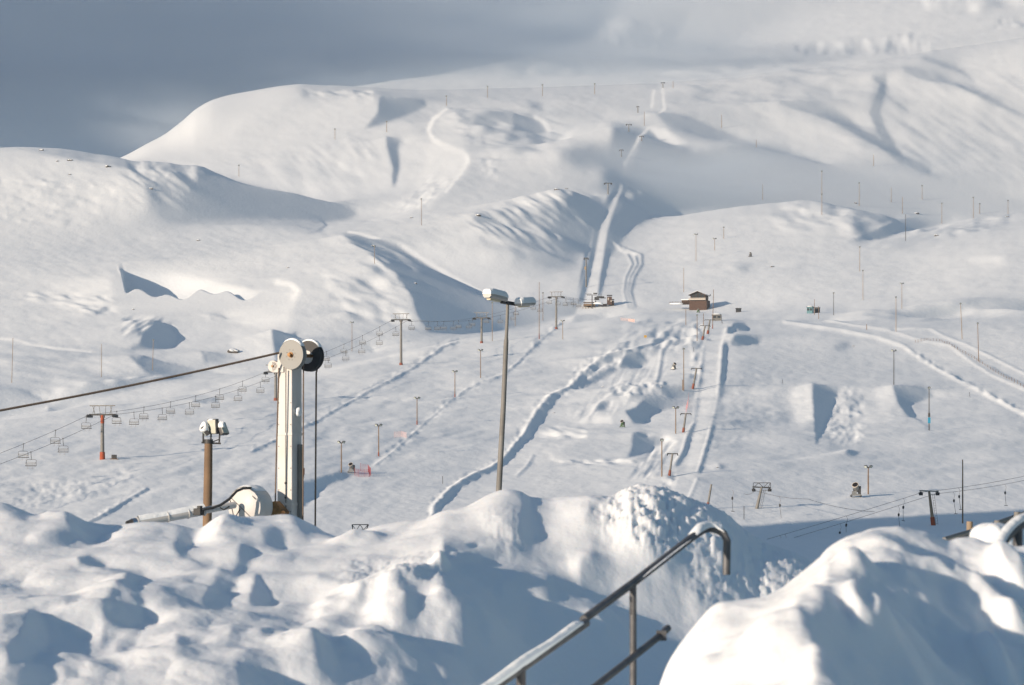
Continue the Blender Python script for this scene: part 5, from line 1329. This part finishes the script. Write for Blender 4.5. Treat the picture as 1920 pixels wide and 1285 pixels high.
# ------------------------------------------------------------------ drag lift by the hollow
def drag_tower(ub, vb_, ut, vt_, D, lab, lattice):
    x = (ub-CX)/F*D; p = Vector((x, D, ground_z(x, D)))
    t = empty("drag_lift_tower", p, lab, "drag lift tower", "towers of the drag lift beside the hollow")
    T = at(ut, vt_, D)-p; H = T.z
    MB().tube([Vector((0, 0, 0))-T*.1, T*.5, T], [.30, .25, .19], 12).obj("pole", M_GREY if lattice else M_WOODP, t, True)
    if not lattice: MB().tube([Vector((0, 0, 0))-T*.03, T*.24], [.40, .36], 12).obj("base_pad", M_ORANGE, t, True)
    m = MB(); m.box(T, (3.1, .22, .22), Matrix.Rotation(.04, 3, 'Y')); m.box(T+Vector((.9, 0, -.55)), (1.5, .06, .06))
    if lattice:
        m.box(T+Vector((.1, 0, .75)), (2.9, .12, .12))
        for a, c in ((-1.3, -.5), (-.5, .3), (.3, 1.1), (1.1, 1.5), (-1.4, -1.4), (1.5, 1.5)): m.tube([T+Vector((a, 0, 0 if a != -.5 else .75)), T+Vector((c, 0, .75 if a != -.5 else 0))], .05, 5)
    m.obj("crossarm", M_STEEL if not lattice else M_DARK, t)
    for sx in (-1, 1):
        m = MB(); m.box(T+Vector((sx*1.35, 0, -.30)), (.5, 1.6, .14))
        for k in (-.6, .6): m.tube([T+Vector((sx*1.35-.08, k, -.35)), T+Vector((sx*1.35+.08, k, -.35))], .26, 12)
        m.tube([T+Vector((sx*1.35-.3, -.2, -.5)), T+Vector((sx*1.35+.3, -.2, -.5))], .22, 10)
        m.obj("sheave_train", M_DARK, t)
    m = MB()
    for k in range(12): q = T*(.05+k*.075); m.box(q+Vector((.62, 0, 0)), (.32, .03, .03))
    for sx in (.46, .78): m.tube([T*.02+Vector((sx, 0, 0)), T*.9+Vector((sx, 0, 0))], .025, 5)
    m.obj("ladder", M_DARK, t)
    return p, T
DB = 462.
drag_tower(1750, 990, 1742, 921, DB, "wooden drag lift tower with orange base pad, standing in the shaded hollow", False)
drag_tower(1419, 968, 1428, 914, 480., "grey leaning drag lift tower with lattice head at the hollow's edge", True)
def drag_cable(pts, lab):
    P = []
    for a, c in zip(pts, pts[1:]):
        for k in range(12):
            s_ = k/12; q = at(*a).lerp(at(*c), s_); q.z -= 4*.35*s_*(1-s_); P.append(q)
    P.append(at(*pts[-1])); tag(MB().tube(P, .03, 5).obj("drag_lift_cable", M_CABLE), lab, "cable", "cables of the drag lift"); return P
CA = drag_cable([(1150, 1090, 420), (1731, 923, DB), (1960, 884, 490)], "upper cable of the drag lift crossing the shaded hollow")
CB = drag_cable([(1150, 1104, 420), (1754, 926, DB), (1960, 892, 490)], "lower cable of the drag lift crossing the shaded hollow")
CC = drag_cable([(1395, 926, 480), (1416, 920, 480), (1515, 936, 455), (1640, 960, 430)], "thin cable falling right from the leaning lattice headed tower")
def make_tbar():
    t = empty("t_bar", (0, 0, 0), "t bar", "t bar", "drag lift bars hanging over the hollow")
    MB().tube([(0, 0, 0), (.25, 0, -.5), (.1, 0, -1.2)], .022, 5).obj("cord", M_ROPE, t)
    MB().tube([(.1, 0, -1.2), (.1, 0, -1.32), (.1, 0, -1.6), (.1, 0, -1.75)], [.06, .17, .15, .05], 10).obj("reel", M_DARK, t, True)
    MB().tube([(.1, 0, -1.7), (.32, 0, -3.6)], .032, 6).obj("rod", M_DARK, t, True)
    MB().tube([(.02, 0, -3.6), (.62, 0, -3.62)], .05, 6).obj("handle", M_DARK, t, True)
    return t
tb = None
TB = [(CA, 1462, 936, "dark drag bar between the lattice headed tower and the snow cannon"), (CB, 1575, 983, "left bar of the pair nearest the big right snow bank"), (CA, 1587, 985, "right bar of the pair nearest the big right snow bank"),
      (CB, 1684, 958, "left bar of the pair left of the orange based tower"), (CA, 1694, 952, "right bar of the pair left of the orange based tower"),
      (CB, 1787, 932, "left bar of the pair between tower and tall lamp pole"), (CA, 1797, 927, "right bar of the pair touching the tall lamp pole"),
      (CB, 1884, 913, "single bar near the right edge, right of the tall lamp pole"), (CC, 1461, 931, "bar hanging just left of the shaded hollow's rim"), (CB, 1460, 1010, "left bar of the lowest pair, beside the chunky pile"), (CA, 1472, 1012, "right bar of the lowest pair, beside the chunky pile"), (CC, 1373, 930, "lone bar left of the lattice headed tower")]
for P, u, v, lab in TB:
    q = None
    for a, c in zip(P, P[1:]):
        ua, uc = CX+a.x/a.y*F, CX+c.x/c.y*F
        if ua <= u <= uc: q = a.lerp(c, (u-ua)/(uc-ua))
    if q is None: q = at(u, v-12, 470)
    if tb is None: tb = make_tbar(); tb.location = q; tb['label'] = lab
    else: dup(tb, q, (0, random.uniform(-.06, .12), random.uniform(-.5, .5)), None, lab)

# tow lift posts along the groomed track
def tow_post(ub, vb_, ut, vt_, lab, arms=True, red=True):
    p, D = on_slope(ub, vb_); T = at(ut, vt_, D)-p
    t = empty("tow_lift_post", p, lab, "tow lift post", "leaning posts of the tow lift")
    r = .17*D/600+.05
    MB().tube([T*-.08, T], [r*1.1, r*.85], 8).obj("pole", M_GREY, t, True)
    if red: MB().tube([T*-.05, T*.25], [r*1.35, r*1.25], 8).obj("base_pad", M_RED, t, True)
    if arms:
        m = MB(); m.box(T, (2.0*D/600, .15, .2))
        for sx in (-1, 1): m.tube([T+Vector((sx*D/600, 0, .1)), T+Vector((sx*1.15*D/600, 0, -.35))], .09, 6)
        m.obj("crossarm", M_DARK, t)
for a in ((1255, 893, 1261, 851, "lowest leaning tow post with curved arms, beside the lower lamp pole"), (1281, 812, 1286, 776, "leaning tow post with red base and curved arms in mid slope"),
          (1299, 730, 1306, 691, "leaning tow post by the upper tow track, next to the tall lamp pole"), (1317, 638, 1322, 611, "upper leaning tow post with red foot below the hut"),
          (1327, 627, 1331, 600, "leaning tow post right of another, nearest the hut"), (1326, 955, 1334, 908, "snow plastered leaning post just above the chunky snow pile", False)):
    tow_post(*a)
# ------------------------------------------------------------------ buildings on the crest
M_PLANK = mat("brown_planks", (.07, .045, .03), .8, 0, (1.5, .7, (.07, .045, .03)))
M_BRICK = mat("brown_brick", (.10, .06, .042), .85, 0, (2, .8, (.06, .04, .03)))
M_WIN = mat("dark_window", (.03, .04, .05), .12)
M_TEAL = mat("teal_paint", (.10, .22, .25), .6)
M_TRIM = mat("pale_trim", (.50, .46, .40), .7)
def ax(u, v, D):  # local metres from pixels around a base
    return at(u, v, D)
# ski lodge
b, D = on_slope(1308, 583); b.z += 3.0; k = D/F
t = empty("ski_lodge", b, "dark brown ski lodge with snowy gable roof and deck on the crest", "lodge", None, (0, 0, math.radians(-14)))
def W(du, dv, dy=0): return Vector((du*k, dy, -dv*k))   # pixels right/down of (1308,578)
m = MB(); m.box((.2, 4.5, -.2), (8.6, 9.5, 4.2)); m.box((.2, 4.5, -2.6), (8.5, 9.4, 2.4)); m.obj("lower_wall", M_BRICK, t)
m = MB(); m.box((0, 5, 3.1), (7.2, 9, 2.6)); 
vs = [(-3.6, .5, 4.4), (3.6, .5, 4.4), (0, .5, 5.9), (-3.6, 9.5, 4.4), (3.6, 9.5, 4.4), (0, 9.5, 5.9)]
m.add(vs, [(0, 1, 2), (3, 5, 4), (0, 3, 4, 1), (1, 4, 5, 2), (0, 2, 5, 3)]); m.obj("upper_wall", M_PLANK, t)
m = MB()
for sx in (-1, 1):
    vs = [(0, -.9, 6.05), (sx*4.5, -.9, 4.2), (sx*4.5, 10, 4.2), (0, 10, 6.05), (0, -.9, 6.25), (sx*4.5, -.9, 4.4), (sx*4.5, 10, 4.4), (0, 10, 6.25)]
    m.add(vs, [(0, 1, 2, 3), (4, 7, 6, 5), (0, 4, 5, 1), (2, 6, 7, 3), (1, 5, 6, 2)])
rf = m.obj("roof", M_PLANK, t)
m = MB()
for sx in (-1, 1):
    vs = [(0, -.8, 6.26), (sx*4.4, -.8, 4.44), (sx*4.4, 9.9, 4.44), (0, 9.9, 6.26), (0, -.7, 6.42), (sx*4.3, -.7, 4.6), (sx*4.3, 9.8, 4.6), (0, 9.8, 6.42)]
    m.add(vs, [(4, 7, 6, 5), (0, 4, 5, 1), (2, 6, 7, 3), (1, 5, 6, 2)])
m.obj("snow_cap", M_CAP, rf, True)
for i, x in enumerate((-2.4, -.8, .8, 2.4)):
    zt = 4.2+(1.2 if abs(x) < 1 else .35)
    o = MB().box((x, .46, (2.6+zt)/2), (1.25, .08, zt-2.6)).obj("window", M_WIN, t)
    MB().box((x+.72, .42, (2.6+zt)/2), (.1, .1, zt-2.5)).obj("window_frame", M_PLANK, o)
m = MB(); m.box((0, -.5, 1.95), (8.4, 2.2, .18)); m.box((0, -1.55, 2.25), (8.3, .08, .75)); m.box((0, -1.55, 2.95), (8.4, .1, .1))
for x in np.linspace(-4, 4, 9): m.box((x, -1.55, 2.5), (.09, .1, .9))
m.obj("balcony", M_TRIM, t)
m = MB(); m.blob((-1.5, -.9, 2.15), (1.2, .5, .45), 3); m.blob((1.8, -.9, 2.15), (1.6, .5, .4), 4); m.obj("snow_cap", M_CAP, t, True)
m = MB(); m.box((-6.3, 2.5, 1.0), (3.4, 4, 2.0)); m.obj("annex", M_PLANK, t)
m = MB(); m.box((-6.3, 2.5, 2.2), (3.8, 4.4, .5)); m.obj("snow_cap", M_CAP, t, False, .12)
m = MB(); m.box((-9.0, 1.5, .55), (9.6, 3.5, .2)); m.box((-9.0, -.2, 1.05), (9.6, .08, .12))
for x in np.linspace(-13.6, -4.4, 8): m.box((x, -.2, .6), (.1, .1, 1.6))
m.obj("deck", M_PLANK, t)
m = MB(); m.blob((-10.5, .2, .1), (3.2, 1.5, .7), 7); m.obj("snow_drift", M_CAP, t, True)
m = MB(); m.tube([(4.6, 3, 3.6), (5.6, 3, 4.0)], .07, 5); m.box((5.7, 3, 4.4), (.35, .3, .9)); m.obj("lamp_bracket", M_DARK, t)
# top station of the chairlift
b, D = on_slope(1118, 577); k = D/F
t = empty("lift_station", b, "brown top station of the chairlift with wooden deck and machinery, on the crest", "lift station")
def W2(u, v, y=0): return Vector(((u-1118)*k, y, (573-v)*k))
m = MB(); m.box(W2(1105, 568, 2), (5.6, 6, .9)); m.box(W2(1105, 563.5, 2), (5.7, 6.1, .16)); m.obj("deck", M_WOOD, t)
m = MB()
for u in (1093, 1098, 1103, 1108): m.tube([W2(u, 572, -1), W2(u, 580, -1)], .12, 6)
m.obj("deck_post", M_WOOD, t)
m = MB(); m.blob(W2(1122, 566, -1), (2.3, 1.4, .8), 5); m.obj("snow_cap", M_CAP, t, True)
m = MB(); m.tube([W2(1110, 580, -1.5), W2(1110, 551, -1.5)], .24, 9); m.box(W2(1109, 550, -1.5), (4.6, .3, .3)); m.box(W2(1103, 548, -1.5), (3.2, .16, .18))
m.obj("station_pylon", M_DARK, t)
m = MB(); m.box(W2(1119, 556, 1), (2.2, 3, 1.4)); m.box(W2(1126, 553.5, 1), (3.6, 2, .8)); m.tube([W2(1116, 548, -1), W2(1116, 546, -1)], 1.0, 16)
for u in (1119, 1122, 1125, 1128): m.tube([W2(u, 553, 0), W2(u, 547, 0)], .07, 5)
m.box(W2(1117, 563, 1), (.5, .5, 1.6)); m.box(W2(1131, 555, 1), (2.6, 2, .3))
m.obj("drive_machinery", M_DARK, t)
m = MB(); m.box(W2(1143, 560, 2), (2.3, 3, 3.9)); m.box(W2(1149, 564, 3), (1.3, 3, 2.2)); h = m.obj("control_hut", M_BRICK, t)
MB().box(W2(1140.5, 557, .42), (.5, .1, 1.3)).obj("window", M_TRIM, h); MB().box(W2(1146, 561, .42), (.6, .1, .7)).obj("window", M_TRIM, h)
m = MB(); m.box(W2(1143, 550, 2), (2.6, 3.4, .35)); m.box(W2(1149, 557.6, 3), (1.5, 3.2, .3)); m.obj("roof", M_DARK, t)
m = MB(); m.box(W2(1134, 568, 1), (2.0, 2, .8)); m.box(W2(1126, 569.5, .5), (2.4, 1.2, .35)); m.obj("ramp", M_PLANK, t)
m = MB(); m.box(W2(1086, 561, -1), (2.2, .12, .16)); m.tube([W2(1074, 578, -1), W2(1075, 565, -1)], .1, 6); m.box(W2(1069, 564.5, -1), (4.2, .12, .2)); m.box(W2(1066, 557, -1), (2.4, .1, .1)); m.tube([W2(1062, 553, -1), W2(1062, 566, -1)], .05, 5); m.box(W2(1066, 567, -1), (2.2, .1, .1))
m.obj("arrival_rail", M_DARK, t)
def small_hut(u, v, D, w, h, d, mwall, label, roof=True, name="lift_hut", nwin=2, rz=0):
    x = (u-CX)/F*D; p = Vector((x, D, (VH-v)/F*D))
    t = empty(name, p, label, "hut", None, (0, 0, rz))
    wl = MB().box((0, d/2, h/2-.3), (w, d, h+.6)).obj("wall", mwall, t, False, .03)
    for i in range(nwin):
        MB().box(((i-(nwin-1)/2)*w/nwin, -.02, h*.6), (w/nwin*.7, .06, h*.4)).obj("window", M_WIN, wl)
    r = MB().box((0, d/2, h+.1), (w+.4, d+.4, .2)).obj("roof", M_DARK, t)
    if roof: MB().blob((0, d/2, h+.2), (w*.55, d*.55, .55), 9, .06, 10, 0).obj("snow_cap", M_CAP, r, True)
    return t
small_hut(1518, 587, hit(1519, 588), 2.5, 2.5, 3, M_TEAL, "small blue green lift hut with a rounded snow cap on the right crest", True, "lift_hut", 2, -.3)
t = small_hut(1531, 586, hit(1519, 588)+6, 1.9, 2.0, 3, M_DARK, "dark machine shed half hidden behind the small blue green hut", False, "machine_shed", 1, -.3)
small_hut(1385, 585, hit(1385, 586), 2.4, 1.6, 2.5, M_DARK, "tiny dark cabin alone on the snow right of the lodge", False, "cabin", 2, 0)
small_hut(1344, 600, hit(1344, 602), 3.2, 1.8, 2.5, M_GREY, "grey tow lift hut under the lodge with a white snow lump on it", True, "tow_hut", 2, 0)
# ------------------------------------------------------------------ snow guns
def snow_gun(u, v, s, label, green=False, rz=0, D=None):
    if D is None: p, D = on_slope(u, v)
    else: x = (u-CX)/F*D; p = Vector((x, D, ground_z(x, D)))
    t = empty("snow_gun", p, label, "snow gun", None, (0, 0, rz)); t.scale = (s, s, s)
    a = Vector((-.25, -.55, .55)).normalized()
    c = Vector((0, 0, 1.55))
    MB().tube([c-a*.75, c-a*.6, c+a*.1, c+a*.55], [.34, .52, .50, .50], 18).obj("barrel", M_GREEN if green else M_STEEL, t, True)
    m = MB(); m.tube([c+a*.5, c+a*.62], [.56, .54], 18); m.obj("nozzle_ring", M_TRIM, t, True)
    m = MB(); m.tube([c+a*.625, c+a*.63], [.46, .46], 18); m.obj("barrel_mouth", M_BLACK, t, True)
    m = MB(); m.tube([(-.35, 0, .45), (-.42, 0, 1.5)], .06, 6); m.tube([(.35, 0, .45), (.42, 0, 1.5)], .06, 6); m.tube([(-.45, 0, 1.5), (.45, 0, 1.5)], .06, 6); m.box((.62, .1, 1.1), (.3, .5, 1.3)); m.obj("yoke", M_DARK, t)
    m = MB(); m.box((0, .1, .38), (1.5, 1.1, .28)); m.box((-.25, .1, .7), (.7, .7, .5)); m.obj("control_box", M_STEEL if not green else M_GREEN, t)
    m = MB()
    for sx in (-.75, .75): m.tube([(sx, -.8, .35), (sx, -.7, .12), (sx, .8, .1), (sx, .95, .3)], .07, 6); m.tube([(sx, -.3, .1), (sx*.8, -.2, .4)], .05, 5); m.tube([(sx, .4, .1), (sx*.8, .3, .4)], .05, 5)
    m.obj("skid", M_DARK, t)
    return t
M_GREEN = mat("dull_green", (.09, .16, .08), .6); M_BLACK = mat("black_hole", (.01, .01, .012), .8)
snow_gun(1605, 913, 1.12, "snow gun on a sled at the top of the shaded hollow, biggest on the slope", D=500)
snow_gun(1167, 802, .75, "green snow gun alone in the middle of the terrain park", True)
snow_gun(659, 889, .85, "snow gun beside the red net and the short floodlight pole")
snow_gun(1264, 694, .9, "snow gun left of the tall lamp pole on the track", False, 1)
snow_gun(1309, 587, .9, "dark red and green snow gun just below the lodge", True)
snow_gun(1407, 482, 1.1, "distant snow gun alone on the slope above right of the lodge", False, .5)
# short floodlight pole with two round lamps next to the big snow gun
slope_pole(1628, 906, 876, "short thick wooden pole with two splayed lamps right of the big snow gun", "wood", 0, .17, 2, None, 505)
# blue padded pole on the right
t = slope_pole(1742, 808, 728, "dark lamp pole with a bright blue box on it, right of the jumps", "dark", 0, None, 1)
m = MB(); m.box((0, -.2, 2.3), (.55, .5, 1.3)); m.obj("blue_box", mat("blue_plastic", (.03, .25, .40), .5), t)
m = MB(); m.tube([(0, 0, 3.1), (0, 0, 4.0)], .26, 8); m.obj("dark_sleeve", M_DARK, t)
# ------------------------------------------------------------------ red netting
def net(pts, h, label, col, D=None):
    m_ = bpy.data.materials.new("netting"); m_.use_nodes = True; n = m_.node_tree.nodes; L = m_.node_tree.links; bs = n["Principled BSDF"]
    bs.inputs["Base Color"].default_value = (*col, 1); bs.inputs["Roughness"].default_value = .8
    P = [on_slope(u, v)[0] for u, v in pts]; O = P[0].copy()
    t = empty("safety_net", O, label, "safety net")
    m = MB()
    for p in P: m.tube([p-O+Vector((0, 0, -.4)), p-O+Vector((0, 0, h+.15))], .03, 5)
    m.obj("net_posts" if False else "stakes", m_, t)
    m = MB(); nv = 9
    for j in range(nv):
        z = .05+h*j/(nv-1)
        m.tube([p-O+Vector((0, 0, z)) for p in P], .012, 3)
    for a, c in zip(P, P[1:]):
        nn = max(3, int((c-a).length/.22))
        for i in range(nn):
            q = a.lerp(c, i/nn)-O; m.tube([q, q+Vector((0, 0, h))], .011, 3)
    m.obj("mesh", m_, t); return t
net([(665, 893), (673, 895), (683, 896), (692, 896), (695, 892), (690, 886), (676, 884)], 1.35, "red safety net curled round beside the lower snow gun", (.30, .05, .06))
net([(1164, 601), (1178, 603), (1190, 605)], 1.2, "faint pink safety net below the chairlift top station", (.52, .40, .38))
net([(1286, 775), (1290, 762), (1291, 750)], 1.6, "pink safety net strip above the middle tow post", (.45, .27, .30))
net([(739, 821), (752, 819), (762, 822)], 1.2, "small faint pink net on the thin snow ridge", (.52, .40, .40))
# ------------------------------------------------------------------ fence of stakes along the right hand road
pts = [(1716, 644), (1738, 639), (1762, 641), (1780, 648), (1800, 660), (1822, 672), (1842, 684), (1862, 697), (1882, 708), (1902, 718), (1925, 730)]
P = []
for (a, c) in zip(pts, pts[1:]):
    for i in range(4): P.append((a[0]+(c[0]-a[0])*i/4, a[1]+(c[1]-a[1])*i/4))
Q = [on_slope(u, v)[0] for u, v in P]; O = Q[0].copy()
t = empty("snow_fence", O, "low brown stake and wire fence curving along the road at the right edge", "fence")
for q in Q: MB().tube([q-O+Vector((0, 0, -.4)), q-O+Vector((random.uniform(-.06, .06), 0, random.uniform(.7, 1.2)))], .055, 5).obj("stake", M_WOOD, t)
m = MB()
for z in (.35, .75): m.tube([q-O+Vector((0, 0, z)) for q in Q], .02, 4)
m.obj("wire", M_ROPE, t)
# ------------------------------------------------------------------ markers, boxes
def marker(u, v, h, label, m_, w=.12, name="marker_post", sign=None):
    p, D = on_slope(u, v); t = empty(name, p, label, "marker")
    MB().tube([(0, 0, -.4), (0, 0, h)], w/2, 6).obj("post", m_, t, True)
    if sign: MB().box((0, -.08, h-.2), (sign[0], .06, sign[1]), None).obj("sign_board", sign[2], t)
    return t
M_YEL = mat("yellow_sign", (.45, .28, .06), .5)
marker(1210, 636, 1.0, "small yellow sign on the snow above the terrain park", M_GREY, .1, "sign_post", (.9, .8, M_YEL))
marker(1098, 515, 3.4, "yellow orange sign at the left edge of the straight lift swath", M_ORANGE, .2, "sign_post", (1.1, 1.7, M_YEL))
for u, v, h, lab in ((1395, 975, 2.2, "thin dark stake right of the chunky pile, under the lattice headed tower"), (1467, 720, 1.2, "tiny dark stake near the long pale road berm"), (1300, 660, 1.4, "thin stake by the upper tow posts"), (1818, 745, 1.3, "tiny stake on the lower road berm at the right"), (830, 908, 1.5, "thin stake at the curved end of the dark snow ridge")):
    marker(u, v, h, lab, M_DARK, .11)
p, D = on_slope(214, 862); t = empty("equipment_box", p, "small dark box on the snow right of the lowest chairlift tower", "box")
MB().box((0, 0, .5), (1.0, .8, .8)).obj("box_body", M_DARK, t, False, .05); MB().box((0, 0, .05), (1.6, 1., .12)).obj("pallet", M_WOOD, t)
# ------------------------------------------------------------------ far lift towers
def far_tower(u, vb_, vt_, arm, label, D=None):
    p, D0 = on_slope(u, vb_); D = D or D0; H = (vb_-vt_)/F*D
    t = empty("far_lift_tower", p, label, "lift tower", "towers of the upper lift")
    r = .3+D*.00008
    MB().tube([(0, 0, -1), (0, 0, H)], [r, r*.8], 8).obj("pole", M_GREY, t, True)
    m = MB(); w = arm/F*D; m.box((0, 0, H), (w, .5, .5))
    for sx in (-1, 1): m.box((sx*w*.42, 0, H-.6), (w*.2, 1.5, .6))
    m.obj("crossarm", M_DARK, t)
for a in ((1140, 365, 344, 15, "upper lift tower with twin arms where the straight swath tops the ridge"), (1165, 296, 283, 8, "upper lift tower in the shade behind the ridge"), (1179, 248, 234, 11, "upper lift tower on the shaded knoll"),
          (1203, 265, 256, 8, "tiny upper lift tower, lowest of the shaded knoll"), (1099, 540, 486, 9, "thin lift tower along the left edge of the swath"), (1243, 165, 155, 8, "topmost lift station tower on the skyline ridge"), (1196, 212, 200, 5, "tiny lift tower below the skyline ridge")):
    far_tower(*a)
# ------------------------------------------------------------------ snow capped boulders
M_ROCK = mat("dark_rock", (.10, .09, .08), .9, 0, (1.5, .9, (.05, .045, .04)), (3, .6, .1))
BO = [(78, 282, 8, "snow capped boulder on the skyline at the far left"), (108, 303, 6, "small boulder below the skyline boulder at the far left"), (131, 302, 9, "snow capped boulder right of the small one below the skyline"), (131, 327, 5, "small dark boulder with a shadow on the left hill"),
      (202, 314, 10, "rock outcrop on the brow of the left hill"), (283, 355, 8, "boulder at the sunlit edge of the left hill's shade"), (897, 404, 10, "dark snow capped boulder on the mid ridge's left end"), (1043, 356, 9, "snow capped boulder crowning the mid ridge"), (1062, 354, 6, "right hand boulder crowning the mid ridge"),
      (250, 581, 5, "dark stone at the foot of the shaded hollow, left side"), (437, 661, 20, "low dark rock outcrop in the snow above the wire rope"), (540, 502, 5, "small dark stone above the bright bowl"), (772, 408, 6, "pale boulder near the red footed lamp pole"), (1604, 381, 6, "rounded boulder by the pole pair on the knoll"),
      (1719, 403, 9, "dark object on the shaded saddle at right"), (1756, 442, 10, "rock knob on the right hand ridge"), (1888, 406, 7, "round boulder on the right ridge, close to the edge"), (372, 451, 7, "flat dark stone on the left hill's foot"), (700, 462, 8, "snowy boulder at the top of the crease's shade"), (779, 533, 6, "sunlit snow lump in the shaded hollow"),
      (1448, 500, 8, "dark edged boulder by the distant snow gun"), (1130, 725, 4, "dark clod on the park track"), (1039, 775, 4, "small dark clod right of the big curved ridge"), (1600, 649, 5, "dark clod on the slope above the jumps"), (1240, 727, 4, "snow clod on the chunky heap"), (1345, 876, 5, "lone snow lump right of the tow track")]
bp = None
for i, (u, v, w, lab) in enumerate(BO):
    p, D = on_slope(u, v+1); s = w/F*D/2
    if bp is None:
        bp = empty("boulder", (0, 0, 0), lab, "boulder", "boulders and stones poking out of the snow")
        MB().blob((0, 0, 0), (1, .9, .75), 11, .25, 9, -.5).obj("stone", M_ROCK, bp, True)
        MB().blob((-.05, 0, .28), (.95, .88, .62), 12, .16, 9, -.1).obj("snow_cap", M_CAP, bp, True)
        bp.location = p; bp.scale = (s, s, s*.8)
    else: dup(bp, p, (0, 0, i*1.3), (s, s, s*random.uniform(.5, .9)), lab)
